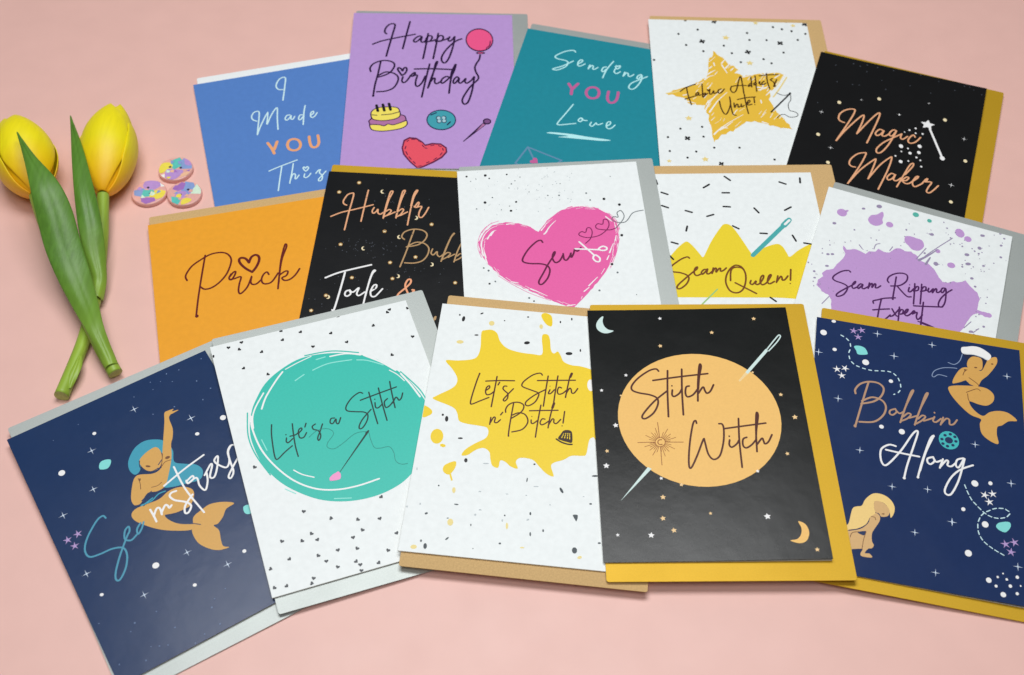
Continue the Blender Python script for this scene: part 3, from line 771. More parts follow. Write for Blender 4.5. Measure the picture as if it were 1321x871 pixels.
   ('p','cream',12,0,[-113,534,-126,534,-136,527,-142,514,-141,499,-135,486,-124,478,-111,478,-100,485,-105,491,-115,490,-122,498,-126,512,-122,524,-114,529]),
   ('p','cream',12,0,[-382,1222,-395,1223,-406,1215,-412,1202,-411,1186,-404,1172,-392,1163,-379,1163,-368,1170,-374,1177,-383,1176,-391,1185,-395,1199,-391,1212,-383,1218]),
   ('p','cream',12,0,[270,153,282,155,294,150,302,138,304,124,301,110,291,101,279,99,268,105,271,111,280,112,286,121,287,134,281,145,272,149]),
   ('p','cream',12,0,[-83,-42,-71,-40,-59,-45,-51,-56,-49,-70,-52,-84,-61,-92,-73,-94,-85,-89,-81,-83,-72,-82,-67,-73,-66,-60,-72,-50,-81,-46]),
   ('p','cream',12,0,[26,837,39,839,51,834,59,822,62,806,58,792,49,782,36,780,24,786,28,793,37,793,43,803,44,817,38,829,29,833]),
   ('p','cream',12,0,[-801,-385,-790,-383,-778,-388,-769,-399,-766,-413,-770,-426,-778,-435,-790,-436,-802,-432,-798,-425,-789,-425,-784,-416,-784,-404,-790,-393,-799,-389]),
  ]),
  ('speckle_print', [
   ('e','speckgrey',13,0,[-107,904,8,5,4,-300,984,4,6,4,-347,1124,6,9,4,161,1109,7,5,4,90,1011,5,5,4,-358,1163,7,9,4,-299,1100,5,7,4,-153,961,4,8,4,195,880,4,6,4,112,971,5,6,4,-560,1089,4,7,4,-175,686,6,6,4,-370,1399,7,8,4,-461,1039,6,9,4,-109,968,6,9,4,-708,934,4,7,4,-190,881,6,5,4,-110,1186,5,9,4,-275,1033,7,5,4,-71,762,5,9,4,-287,719,7,7,4,-255,1045,4,9,4,-27,947,6,9,4,-343,878,6,8,4,-239,1026,4,8,4,-187,877,7,8,4,-273,323,7,9,3,-591,344,4,7,3,-407,279,4,7,3,-285,331,4,9,3,21,561,6,7,4,-412,392,6,7,3,-556,440,3,5,4,-371,177,7,7,3,-244,365,5,6,3,-140,369,8,9,3,-393,353,6,9,3,-352,189,6,7,3,-538,597,4,5,4,9,428,6,7,3,-474,396,7,5,3,-230,303,7,7,3,-266,231,7,6,3,-412,343,7,8,3,-410,406,7,6,3,-482,425,6,9,3,-556,271,5,5,3,-260,240,5,5,3,-379,373,4,6,3,-754,327,4,6,3,-188,289,4,6,3,-582,393,4,5,3,-572,283,7,5,3,-265,313,5,6,3,-197,423,5,6,3,-291,592,7,8,4,-442,242,5,5,3,-913,277,5,5,3,-287,402,5,5,3,-587,357,7,8,3,-676,439,7,5,4,-808,312,5,7,3,-675,409,7,8,3,-676,245,7,8,3,-570,200,4,7,3,-436,390,8,7,3,-651,330,5,6,3,-725,264,7,8,3,-587,302,7,6,3,-733,385,7,7,3,-568,405,6,7,3,-604,291,4,6,3,59,-71,5,5,3,187,129,3,5,3,102,64,5,7,3,9,9,4,8,3,-5,-1,7,6,3,56,-61,5,5,3,112,192,6,7,3,4,39,3,8,3,172,23,7,5,3,103,28,6,6,3,419,74,6,5,3,386,-125,5,7,3,-66,-4,6,5,3,388,-5,5,8,3,-82,-27,7,6,3,205,59,6,5,3,-532,-117,6,7,3,-490,-154,5,5,3,-356,-171,6,7,3,-366,-250,7,6,3,-164,-265,7,4,3,-742,-219,6,4,3,-458,-278,6,5,3,-448,-316,5,5,3,-303,-258,7,7,3,-717,-117,7,7,3,-339,-92,4,8,3,-285,-349,7,5,3,-907,-173,5,7,3,-374,-65,5,7,3,-998,-700,7,7,3,-834,-548,4,5,3,-923,-451,5,8,3,-988,-450,6,6,3,-894,-643,4,5,3,-840,-511,7,7,3]),
  ]),
 ],
 'sew': [
  ('heart_print', [
   ('p','hotmagenta',1,0,[-177,471,-153,508,-122,552,-94,587,-71,631,-37,660,2,694,37,726,71,756,110,782,149,788,181,815,227,829,266,832,300,830,332,825,371,828,407,823,443,800,475,798,507,781,536,776,577,739,602,711,639,680,664,638,685,605,710,560,714,509,729,440,715,393,718,348,707,307,699,254,677,214,669,160,660,116,641,68,619,34,601,-11,581,-58,569,-92,536,-130,513,-166,484,-207,454,-237,428,-272,401,-310,370,-336,345,-382,316,-406,287,-446,262,-475,230,-510,209,-534,185,-558,156,-590,124,-623,104,-647,76,-625,37,-610,5,-590,-20,-578,-56,-555,-91,-539,-117,-517,-146,-499,-177,-487,-201,-462,-230,-447,-259,-422,-284,-404,-319,-389,-344,-369,-374,-346,-406,-336,-430,-308,-462,-290,-487,-278,-520,-252,-553,-226,-580,-200,-604,-175,-631,-144,-662,-120,-682,-79,-713,-53,-727,-12,-755,17,-780,46,-794,93,-816,135,-834,180,-851,217,-848,272,-855,305,-858,363,-838,398,-814,447,-795,490,-768,531,-735,551,-708,586,-686,607,-651,613,-610,630,-572,631,-538,643,-500,637,-458,629,-423,618,-388,615,-351,593,-310,579,-265,553,-234,520,-207,492]),
   ('s','hotmagenta',2,0.303,[-692,642,-792,549,-851,413,-865,275,-835,136]),
   ('s','hotmagenta',3,0.307,[-617,665,-725,615,-816,495]),
   ('s','hotmagenta',2,0.308,[638,694,710,583,736,445]),
   ('s','hotmagenta',2,0.288,[-665,-139,-492,-293,-319,-418,-126,-521]),
   ('s','hotmagenta',2,0.298,[715,306,652,89,567,-111]),
  ]),
  ('brush_streak_print', [
   ('t','white',4,0.96,[-813,162,-825,328,-786,465,-707,558,-642,590]),
   ('t','white',5,0.964,[-754,406,-700,501,-657,526]),
   ('t','white',6,0.964,[-713,454,-679,508]),
   ('t','white',5,0.943,[-777,51,-796,161,-803,271]),
   ('t','white',2,0.974,[-525,610,-429,621]),
   ('t','white',2,0.969,[-144,491,-96,558]),
   ('t','white',3,0.97,[-101,446,-45,541,25,621]),
   ('t','white',4,0.964,[-117,433,-83,467]),
   ('t','white',2,0.99,[247,828,374,822,467,784]),
   ('t','white',3,0.978,[600,639,656,570]),
   ('t','white',3,0.95,[582,108,610,175,631,228]),
   ('t','white',3,0.941,[544,15,571,68]),
   ('t','white',3,0.96,[666,282,683,350]),
   ('t','white',2,0.919,[306,-343,410,-231]),
   ('t','white',2,0.912,[248,-417,303,-369]),
   ('t','white',2,0.898,[48,-605,129,-595]),
   ('t','white',3,0.918,[-529,-233,-459,-251]),
   ('t','white',3,0.912,[-385,-353,-354,-350]),
   ('t','white',3,0.909,[-324,-347,-256,-388,-160,-454]),
   ('t','white',3,0.927,[-712,-61,-664,-123]),
   ('t','white',3,0.929,[585,-42,509,-171,449,-247]),
   ('t','white',2,0.987,[540,767,607,705]),
   ('t','white',2,0.325,[3,-566,-57,-524]),
   ('t','white',5,0.214,[-836,301,-829,395]),
   ('t','white',4,0.365,[-654,-118,-707,-8]),
   ('t','white',4,0.202,[-448,-275,-511,-245]),
   ('t','white',2,0.435,[218,-488,203,-521]),
   ('t','white',3,0.42,[687,547,689,383]),
   ('t','white',4,0.442,[-370,-344,-424,-303]),
   ('t','white',6,0.415,[-781,133,-805,260]),
   ('t','white',3,0.28,[423,772,490,759]),
   ('t','white',4,0.24,[-271,-377,-309,-371]),
   ('t','white',4,0.302,[363,817,457,776]),
   ('t','white',5,0.443,[-305,-361,-381,-304]),
   ('t','white',3,0.35,[175,795,261,818]),
   ('t','white',2,0.27,[-367,580,-295,549]),
   ('t','white',3,0.335,[95,-609,1,-548]),
   ('t','white',4,0.492,[629,157,611,70]),
   ('t','white',5,0.375,[-641,607,-557,612]),
   ('t','white',4,0.304,[563,-89,513,-166]),
   ('t','white',4,0.344,[647,244,626,207]),
   ('t','white',5,0.481,[-424,-301,-520,-252]),
   ('t','white',3,0.419,[-536,-214,-585,-166]),
   ('t','white',4,0.276,[-94,567,-1,660]),
   ('t','white',4,0.27,[467,787,490,759]),
   ('t','white',5,0.299,[279,788,355,803]),
   ('t','white',3,0.437,[-469,601,-437,599]),
   ('t','white',7,0.281,[-785,133,-807,263]),
   ('t','white',4,0.454,[500,-117,455,-191]),
   ('t','white',5,0.257,[379,781,452,767]),
   ('t','white',3,0.285,[-348,584,-308,573]),
   ('t','white',5,0.294,[-824,179,-850,272]),
   ('t','white',5,0.393,[666,298,627,157]),
   ('t','white',5,0.345,[-93,572,-39,640]),
   ('t','white',6,0.32,[-799,384,-761,424]),
   ('t','white',5,0.298,[619,70,563,-54]),
   ('t','white',8,0.39,[-803,260,-784,378]),
   ('t','white',5,0.233,[-651,-70,-670,-42]),
   ('t','white',4,0.228,[-198,-449,-254,-409]),
   ('t','white',4,0.371,[694,499,705,391]),
   ('t','white',5,0.309,[725,437,705,343]),
   ('t','white',6,0.242,[703,343,660,213]),
  ]),
  ('lettering', [
   ('s','wine',6,1.036,[-144,311,-162,342,-214,324,-308,223,-379,98,-377,41,-300,12,-190,1,-119,-33,-98,-98,-127,-199,-189,-282,-226,-287,-228,-240,-177,-141,-105,-2,-33,115,-19,164,-39,143,-55,76,-30,9,21,30,68,116]),
   ('s','wine',7,1.043,[69,129,72,51,102,37,145,103,154,139,154,69,184,124,202,188]),
   ('s','wine',8,1.048,[202,185,230,154,272,203]),
  ]),
  ('thread_print', [
   ('s','winelt',7,0.636,[330,261,390,324,422,417,407,483,371,485,346,422,306,438,269,404,293,370,368,344,490,365,583,438,622,517,612,590,570,598,551,530,498,541,469,503,495,461,619,439,694,463]),
   ('s','greyink',8,0.541,[694,463,786,579,807,651,779,719,733,689,737,623,690,634,663,595,704,552,788,538,841,575,914,676,1034,706]),
  ]),
  ('scissors_print', [
   ('l','white',9,0.999,[263,288,412,78]),
   ('l','white',10,0.999,[209,190,479,156]),
   ('s','white',10,0.99,[432,81,466,35,455,-11,417,-5,393,37,406,77,432,81]),
   ('s','white',11,0.999,[470,176,514,204,556,185,553,154,514,144,474,157,470,176]),
  ]),
  ('speckle_print', [
   ('e','ink',12,0,[-725,1390,17,19,-3,-943,1387,13,14,-3,-682,1339,10,11,-3,-475,1388,11,12,-3,-751,960,17,19,-3,-396,945,13,14,-3,-463,812,15,16,-3,609,914,17,19,-3,774,812,17,19,-3,746,351,17,18,-3,589,-58,16,17,-3,-767,-243,12,13,-3,-305,-517,10,10,-3]),
   ('e','greyink',13,0,[-852,868,9,9,-3,-663,1033,9,9,-3,416,1021,11,12,-3,450,910,10,11,-3,103,1010,11,12,-3,-26,1019,9,9,-3,637,-180,12,13,-3,412,-418,12,13,-3,-703,-216,10,11,-3,-353,-470,12,12,-3,-818,-16,10,11,-3,-767,-57,12,13,-3,-431,1231,9,10,-3,-463,1171,6,7,-3,-386,1279,7,7,-3,-572,834,6,7,-3,130,1193,6,7,-3,805,-502,6,6,-3,-837,1340,7,7,-3,-899,1308,6,7,-3,-236,1090,6,7,-3,721,1264,7,7,-3,-324,1335,7,7,-3,-475,886,6,7,-3]),
   ('e','palegrey',14,0,[-33,1325,6,4,-3,-814,1449,6,4,-3,-47,1310,4,4,-3,43,1182,6,6,-3,-272,1136,5,6,-3,252,1281,4,8,-3,-126,1000,5,4,-3,-709,915,4,6,-3,-350,1358,3,4,-3,-71,1289,5,6,-3,-7,1344,5,7,-3,-146,1117,5,7,-3,115,1058,4,4,-3,-157,966,5,6,-3,-700,1215,4,6,-3,243,1240,4,5,-3,71,722,3,5,-3,-402,827,5,5,-3,221,901,6,7,-3,236,937,6,5,-3,-156,779,6,7,-3,-133,1103,5,5,-3,199,952,6,6,-3,-848,1185,4,7,-3,-111,1196,5,7,-3,-328,959,4,5,-3,-2,1314,5,7,-3,262,1049,5,7,-3,-10,818,5,4,-3,81,1388,6,5,-3,22,982,5,5,-3,-625,766,5,7,-3,-808,1502,4,5,-3,279,1348,5,7,-3,-587,1284,4,4,-3,-254,1060,4,6,-3,-360,969,4,4,-3,104,943,6,5,-3,-242,1195,5,7,-3,-366,1146,5,5,-3,-495,1482,6,6,-3,91,1199,6,7,-3,-696,931,3,6,-3,-18,927,4,5,-3,-764,850,5,6,-3,-361,1163,6,7,-3,-60,981,6,5,-3,-590,917,5,6,-3,-79,1167,4,7,-3,106,1058,4,7,-3,-728,1368,5,6,-3,2,1454,6,5,-3,-330,1468,5,6,-3,225,1304,4,7,-3,172,1079,5,7,-3,-398,1152,5,4,-3,-627,1231,3,5,-3,-27,818,4,5,-3,78,749,4,4,-3,84,1235,5,7,-3]),
  ]),
 ],
 'queen': [
  ('crown_print', [
   ('f','crownyellow',1,0,[-822,89,-732,203,-620,344,-542,421,-501,431,-448,367,-390,262,-352,205,-295,313,-230,443,-107,640,-50,690,17,660,81,531,186,259,211,228,334,325,482,383,547,353,586,253,613,196,728,293,881,382,1004,399,931,-39,835,-386,372,-379,-207,-368,-746,-358,-843,-356]),
  ]),
  ('confetti_print', [
   ('l','ink',1,1.184,[32,1429,91,1366]),
   ('l','ink',1,1.174,[-233,1254,-161,1304]),
   ('l','ink',1,1.164,[-729,1188,-658,1154]),
   ('l','ink',1,1.167,[-24,1170,55,1169]),
   ('l','ink',1,1.181,[660,1332,730,1297]),
   ('l','ink',1,1.186,[909,1391,902,1317]),
   ('l','ink',1,1.148,[-742,981,-671,947]),
   ('l','ink',1,1.151,[-37,957,40,950]),
   ('l','ink',1,1.144,[-478,900,-407,872]),
   ('l','ink',1,1.14,[-241,809,-165,835]),
   ('l','ink',1,1.148,[313,927,356,855]),
   ('l','ink',1,1.151,[659,889,736,937]),
   ('l','ink',2,1.124,[-501,593,-482,662]),
   ('l','ink',2,1.127,[33,660,96,616]),
   ('l','ink',2,1.122,[330,546,406,539]),
   ('l','ink',2,1.118,[689,509,716,424]),
   ('l','ink',2,1.108,[-683,428,-614,401]),
   ('l','ink',2,1.113,[801,394,875,377]),
   ('l','ink',2,1.093,[-731,244,-686,176]),
   ('l','ink',2,1.053,[314,-376,368,-431]),
   ('l','ink',1,1.135,[-889,827,-829,772]),
   ('l','ink',1,1.177,[-776,1387,-765,1318]),
  ]),
  ('needle_print', [
   ('l','needleteal',3,2.634,[205,223,613,659]),
   ('l','needleteal',4,3.609,[613,659,669,723]),
   ('e','needleteal',5,0,[686,742,30,33,0]),
   ('l','white',6,1.445,[629,675,687,736]),
   ('l','needlegreen',2,0.861,[-446,-470,-247,-254]),
  ]),
  ('lettering', [
   ('s','brownink2',3,1.013,[-507,191,-528,209,-596,180,-672,120,-711,83,-732,45,-707,0,-627,-16,-555,-55,-543,-107,-580,-181,-649,-239,-683,-231,-667,-187,-590,-107,-487,-8,-441,33,-432,64,-460,41,-475,-26,-451,-59,-396,-35]),
   ('s','brownink2',4,1.015,[-334,24,-361,25,-394,-12,-386,-42,-339,9,-321,35,-338,-28,-315,-36,-274,-2]),
   ('s','brownink2',5,1.016,[-257,46,-280,-32]),
   ('s','brownink2',6,1.017,[-276,-22,-243,37,-225,38,-234,-15,-196,36,-179,37,-183,0,-153,7,-114,44]),
   ('s','brownink2',7,1.011,[-89,-136,-69,-2,-25,50,55,41,86,-34,74,-154,28,-264,-41,-307,-112,-276,-143,-173,-127,-69,-75,28,-10,80,47,64,76,18]),
   ('s','brownink2',8,1.0,[-41,-167,170,-320]),
   ('s','brownink2',9,1.008,[135,-137,120,-177,147,-192,190,-144,179,-185,204,-194,237,-165,275,-105,280,-67,253,-89,233,-156,250,-198,300,-172,359,-83,363,-57,336,-83,314,-157,333,-187,389,-155]),
   ('s','brownink2',10,1.01,[438,-77,410,-169]),
   ('s','brownink2',11,1.011,[414,-159,469,-85,480,-108,479,-137,509,-130,548,-80]),
   ('s','brownink2',12,1.015,[594,11,568,-139]),
   ('e','brownink2',2,0,[559,-186,8,9,0]),
  ]),
 ],
 'rip': [
  ('splatter_print', [
   ('p','lilac',1,0,[-717,634,-693,615,-672,586,-637,600,-600,625,-570,631,-547,627,-518,621,-461,603,-433,655,-396,667,-365,677,-339,734,-309,721,-276,710,-246,713,-216,722,-194,756,-172,796,-151,817,-111,830,-79,821,-55,809,-19,817,9,829,35,808,60,803,88,787,105,747,125,730,154,727,188,719,209,724,245,699,268,678,295,655,322,615,344,584,358,559,385,537,404,512,435,518,463,520,483,541,516,566,555,561,589,583,617,598,636,627,662,598,691,568,708,551,731,536,753,515,783,498,804,450,823,414,816,384,814,351,815,311,814,255,833,254,863,249,885,255,918,254,940,228,920,188,897,190,874,204,850,200,828,211,803,193,782,173,765,143,756,119,743,76,733,50,719,-2,714,-41,698,-76,680,-111,666,-145,664,-191,668,-220,670,-250,667,-293,673,-332,671,-363,674,-403,673,-440,662,-463,648,-496,641,-529,631,-565,620,-597,607,-621,601,-656,586,-687,568,-691,543,-703,521,-718,490,-730,472,-743,451,-754,422,-763,405,-767,382,-779,358,-791,334,-809,306,-812,291,-823,268,-830,238,-847,221,-854,190,-866,175,-880,145,-887,131,-898,103,-901,79,-916,56,-928,30,-930,8,-920,-15,-918,-43,-922,-66,-926,-85,-912,-106,-912,-138,-917,-162,-907,-180,-909,-199,-906,-232,-906,-257,-905,-276,-902,-305,-900,-326,-889,-344,-899,-368,-895,-399,-891,-419,-885,-440,-883,-461,-861,-467,-828,-483,-799,-491,-782,-513,-753,-517,-721,-538,-699,-549,-667,-566,-640,-572,-612,-587,-587,-603,-562,-609,-519,-618,-486,-626,-467,-632,-423,-639,-389,-648,-364,-666,-328,-667,-302,-681,-261,-683,-221,-690,-195,-714,-164,-737,-132,-763,-133,-789,-120,-812,-115,-833,-82,-855,-70,-884,-43,-878,-11,-883,32,-858,69,-838,104,-861,140,-845,171,-824,207,-794,222,-756,250,-745,281,-733,332,-717,363,-696,412,-683,445,-675,485,-674,526,-690,551,-712,585]),
   ('f','lilac',1,0,[-528,1133,-508,1212,-448,1250,-396,1317,-372,1268,-375,1195,-360,1136,-417,1074,-484,1076]),
   ('f','lilac',1,0,[-87,1030,-36,1057,32,1053,99,1042,134,961,92,875,17,864,-34,909,-81,953]),
   ('e','lilac',2,0,[-827,1128,57,59,22,-781,1173,25,14,56,-284,1148,41,43,22,484,1314,52,67,22,582,1255,41,43,22,460,789,44,41,22,941,225,32,32,-19,289,946,29,30,22]),
   ('s','lilacgrey',3,0.568,[116,720,193,860,299,1029,417,1204]),
   ('s','lilacgrey',4,0.565,[81,737,159,940]),
   ('s','lilacgrey',3,0.566,[-386,712,-377,785,-338,816]),
   ('s','lilacgrey',3,0.565,[-552,713,-511,667]),
   ('s','lilacgrey',3,0.565,[-217,750,-196,821]),
   ('s','lilacgrey',2,0.533,[-773,-284,-723,-161]),
   ('s','lilacgrey',2,0.529,[715,-43,773,66]),
   ('s','lilacgrey',2,0.526,[812,-75,864,3]),
   ('t','lilacgrey',5,1.796,[114,735,196,837,282,965]),
   ('t','lilacgrey',6,1.785,[194,706,222,810]),
   ('e','lilacgrey',7,0,[-607,1284,21,16,22,-444,1387,32,28,22,-877,931,23,18,22,-93,1139,11,15,22,337,1337,11,12,22,732,1370,27,18,22,918,1472,14,12,22,968,1413,14,12,22,947,1293,16,15,22,964,1112,16,15,22,723,1164,22,24,22,603,1012,27,21,22,633,878,31,21,22,538,1120,11,12,22,725,1077,13,12,22,677,1098,11,12,22,798,911,16,15,22,700,680,20,17,22,750,574,15,14,22,579,813,13,12,22,910,50,15,14,21,825,-98,13,13,21,190,1175,23,21,22,-645,917,11,12,22,-853,440,20,15,22,-806,460,20,15,22,-829,266,22,14,22,-945,136,15,14,22,-922,46,15,11,22,-1032,238,9,12,22,396,1201,11,12,22,156,861,13,15,22,791,-69,25,16,21,297,748,27,29,22]),
   ('e','lilacgrey',8,0,[527,1164,9,5,22,623,723,4,5,22,408,1106,8,10,22,487,530,9,10,22,596,919,9,6,22,901,994,8,8,22,862,885,5,7,22,509,1140,6,10,22,365,1242,4,9,22,693,856,8,9,22,442,1130,7,8,22,675,823,6,5,22,370,762,3,6,22,955,1337,4,10,22,820,1237,5,7,22,776,849,4,7,22,815,831,6,9,22,646,1126,8,9,22,615,603,4,6,22,437,1301,10,8,22,485,1488,10,7,22,330,751,7,5,22,750,1173,4,7,22,1023,1084,4,4,22,757,1108,8,7,22,440,517,8,6,22,717,1378,9,7,22,278,662,6,6,22,368,1131,7,5,22,725,1054,7,6,22,744,1004,6,5,22,812,934,6,5,22,574,843,9,10,22,855,1427,7,6,22,-710,691,9,6,22,-876,647,4,9,22,-928,499,7,9,22,-454,658,8,5,22,-855,431,4,7,22,-651,733,5,8,22,-446,863,9,7,22,-187,641,6,5,22,-821,634,3,6,22,-414,636,5,10,22,-400,710,4,7,22,-690,527,5,6,22,-383,1017,7,8,22,-519,353,3,7,22,-859,585,10,8,22,-500,658,7,5,22,-907,-71,6,10,22,-908,104,4,7,22,-927,-11,7,9,22,-919,102,4,9,22,-847,-20,8,7,22,-748,-44,4,9,22,-609,270,6,6,22,-991,226,5,8,22,-856,9,4,8,22,-859,-40,7,9,22,-914,434,9,9,22,-692,-66,9,5,22,841,-17,9,4,21,784,825,6,6,22,840,196,9,8,21,858,-5,8,6,21,885,582,4,7,22,807,224,7,7,21,893,470,7,9,22,890,380,9,8,21,826,436,8,6,22,813,158,7,9,21,-78,1245,5,9,22,-152,794,7,5,22,-112,873,8,6,22,297,937,4,8,22,169,1240,4,11,22,291,1414,8,10,22,-383,856,10,9,22,136,1173,5,8,22,161,1172,9,10,22,548,1224,8,6,22,3,1106,6,10,22,-86,939,6,9,22,-94,1031,7,8,22,337,1260,5,6,22]),
   ('e','splashteal',9,0,[-29,1415,36,37,22,133,1377,27,28,22]),
  ]),
  ('lettering', [
   ('s','darkplum',9,0.936,[-569,275,-597,288,-660,249,-721,167,-734,113,-699,87,-616,80,-566,60,-556,8,-581,-74,-630,-120,-652,-110,-635,-64,-580,14,-515,97,-492,134,-492,163,-509,131,-515,81,-495,54,-456,94]),
   ('s','darkplum',10,0.935,[-410,148,-436,145,-456,97,-441,74,-409,143,-410,99,-386,93,-353,135]),
   ('s','darkplum',11,0.937,[-345,198,-344,115]),
   ('s','darkplum',12,0.937,[-343,130,-328,189,-312,196,-308,141,-290,204,-276,202,-272,155,-248,165,-223,202]),
   ('s','darkplum',9,0.938,[-84,393,-77,250,-69,62]),
   ('s','darkplum',10,0.946,[-147,283,-167,311,-156,372,-97,440,-21,473,28,455,30,374,-26,287,-117,242]),
   ('s','darkplum',11,0.934,[-51,264,24,195,76,160,114,171]),
   ('s','darkplum',12,0.938,[75,296,74,239,97,241,123,296]),
   ('s','darkplum',13,0.934,[123,372,140,226,155,81]),
   ('s','darkplum',14,0.939,[129,261,146,333,168,341,170,294,139,269]),
   ('s','darkplum',9,0.935,[195,393,210,254,223,109]),
   ('s','darkplum',10,0.939,[201,283,218,357,245,368,246,320,213,294,267,333]),
   ('s','darkplum',11,0.94,[276,364,276,316,298,319,324,377,322,312,346,382,361,379,364,341,386,345,409,383]),
   ('s','darkplum',12,0.936,[446,430,416,418,409,367,430,359,451,427,466,342,471,233,453,159,420,149,408,192,425,277,469,367,517,435]),
   ('s','darkplum',14,0.924,[161,56,302,102,454,155]),
   ('e','darkplum',13,0,[-67,66,12,14,22,73,335,7,8,22]),
   ('s','darkplum',14,0.925,[-253,-71,-261,-39,-218,-6,-147,46,-45,92]),
   ('s','darkplum',15,0.918,[-183,24,-183,-110,-178,-248]),
   ('s','darkplum',16,0.916,[-242,-165,-163,-125,-79,-86]),
   ('s','darkplum',17,0.909,[-178,-248,-137,-278,-97,-243,-56,-165]),
   ('s','darkplum',18,0.914,[-52,-73,0,-145,26,-153]),
   ('s','darkplum',19,0.914,[25,-38,-22,-154,-51,-184]),
   ('s','darkplum',20,0.914,[19,-20,29,-118,39,-230]),
   ('s','darkplum',21,0.916,[25,-112,41,-51,64,-49,65,-95,38,-117,96,-75,112,-34,109,-15,90,-39,87,-91,113,-110,147,-70,172,-14,185,-24,163,-64,209,-22,210,-76,227,-115,247,-95,268,-34]),
   ('s','darkplum',22,0.916,[252,144,262,-24,276,-211]),
   ('s','darkplum',23,1.435,[271,-144,341,-154,410,-168]),
   ('s','darkplum',24,1.048,[410,-168,479,-177,546,-179]),
   ('s','darkplum',24,0.661,[239,-141,277,-145]),
  ]),
 ],
 'seam': [
  ('mermaid_print', [
   ('f','hairteal',1,0,[-142,452,-160,528,-129,626,-33,725,72,759,164,734,249,666,251,563,189,522,160,625,45,618,-33,575,-57,490,-101,445]),
   ('f','hairteal',2,0,[264,555,283,504,245,382,322,308,414,238,439,145,376,67,250,94,123,126,46,179,137,292]),
   ('f','gold1',3,0,[-328,49,-269,87,-155,79,-40,70,75,106,187,87,266,13,253,-73,166,-157,44,-156,-61,-123,-44,-200,27,-288,165,-379,80,-394,-48,-325,-166,-235,-259,-129,-325,-27]),
   ('f','gold1',4,0,[122,-352,161,-278,263,-247,348,-235,453,-272,545,-344,456,-362,395,-423,325,-466,282,-464,303,-538,276,-642,269,-710,310,-749,226,-731,154,-674,86,-560,82,-425]),
   ('f','gold1',3,0,[385,964,423,974,482,965,459,946,521,928,458,919,428,916,399,878,383,751,342,654,298,588,239,438,147,287,65,178,-22,160,-110,189,-207,119,-264,126,-267,211,-201,347,-147,416,-95,421,19,366,107,384,161,486,250,671,341,859]),
   ('f','gold1',4,0,[-39,570,47,623,154,636,178,555,141,446,83,391,6,399,-41,480]),
  ]),
  ('mermaid_line_print', [
   ('s','navy',4,0.438,[-270,125,-210,113,-102,184,-80,166]),
   ('s','navy',5,0.438,[-194,78,-79,120,-16,151]),
   ('s','navy',4,0.433,[-61,-123,44,-156,164,-161]),
   ('s','navy',5,0.45,[-39,570,-59,486,6,399,86,397]),
   ('s','navy',5,0.452,[149,467,100,432]),
   ('s','navy',6,0.439,[-70,190,-190,138]),
   ('s','navy',5,0.428,[126,-342,181,-389]),
   ('s','umber',4,0.323,[-124,389,-129,328,-149,264]),
   ('s','umber',4,0.322,[-53,230,1,217,51,230]),
   ('s','umber',6,0.329,[128,402,170,428,227,419]),
   ('s','umber',7,0.329,[182,526,153,465,112,386]),
   ('e','umber',8,0,[8,468,25,11,-40,208,462,24,16,-6,-117,367,9,18,-31]),
   ('s','hairteal',7,0.637,[-211,96,-111,89,-27,125,41,121]),
   ('s','hairteal',8,0.635,[-213,90,-168,94,-91,114]),
  ]),
  ('lettering', [
   ('s','tealink',1,0.881,[-547,143,-563,179,-633,156,-764,38,-832,-72,-823,-164,-730,-189,-612,-197,-525,-241,-522,-329,-579,-443,-664,-527,-699,-516,-678,-445,-587,-310,-456,-153,-409,-105,-399,-56,-445,-82,-477,-162,-433,-204,-369,-178]),
   ('s','tealink',4,0.894,[-289,-79,-342,-124,-352,-178,-301,-139,-261,-85]),
  ]),
  ('lettering', [
   ('s','white',4,0.981,[-158,7,-155,-73,-157,-143]),
   ('s','white',5,0.984,[-157,-77,-103,-15,-75,-28,-84,-99]),
   ('s','white',6,0.988,[-83,-84,-22,-24,-1,-38,4,-70,32,-54]),
   ('s','white',8,0.993,[131,68,86,73,56,46,80,-19,158,-90,188,-155,139,-210,109,-196,144,-123,248,-50]),
   ('s','white',9,0.922,[218,330,214,40,263,-287]),
   ('s','white',10,0.938,[55,181,287,252,518,305]),
   ('s','white',10,0.93,[254,113,328,142,325,106,261,86,259,124]),
   ('s','white',11,0.928,[267,87,355,102,345,5,372,-69,433,16,461,109]),
   ('s','white',12,0.944,[433,87,529,169,538,149,470,45,503,20,569,101,630,219,581,194,589,137,647,58,704,113,733,215,789,266,843,240]),
   ('s','white',13,0.945,[789,266,736,213,709,111,687,-19,634,-75,627,-40,728,51,847,145,912,202]),
  ]),
  ('sea_print', [
   ('e','white',6,0,[-725,832,32,32,-6,-295,1100,19,19,-31,564,565,21,19,-31,860,609,30,30,-31]),
   ('k4','sparkle',9,0,[-390,922,47,-532,500,46,147,1166,48,586,770,51]),
   ('f','aqua',10,0,[-400,683,-371,748,-318,755,-271,726,-294,676,-340,650]),
   ('e','speckblue',10,0,[412,1393,5,7,-31,503,1348,5,5,-31,605,1285,6,5,-31,592,1406,6,9,-31,719,1386,6,7,-31,818,1162,7,8,-31,901,1004,8,7,-31,971,1399,5,8,-31,202,1308,5,6,-31,400,1294,5,5,-31,99,1493,5,7,-31,284,1011,8,5,-31,500,984,8,6,-31,-392,1283,5,4,-31,-666,1231,5,4,-31,778,915,6,8,-31]),
   ('e','white',5,0,[-339,-568,32,31,-8,-865,-585,18,16,-31,-115,-938,19,17,-31,412,-860,19,19,-31]),
   ('k4','sparkle',12,0,[-875,377,46,-907,-316,45,-541,-789,44,-42,-596,45,225,-905,45]),
   ('ks','starfish',13,0,[-932,106,46,-829,117,46,-897,13,45]),
   ('f','aqua',1,0,[608,-424,682,-448,680,-521,614,-526,585,-488]),
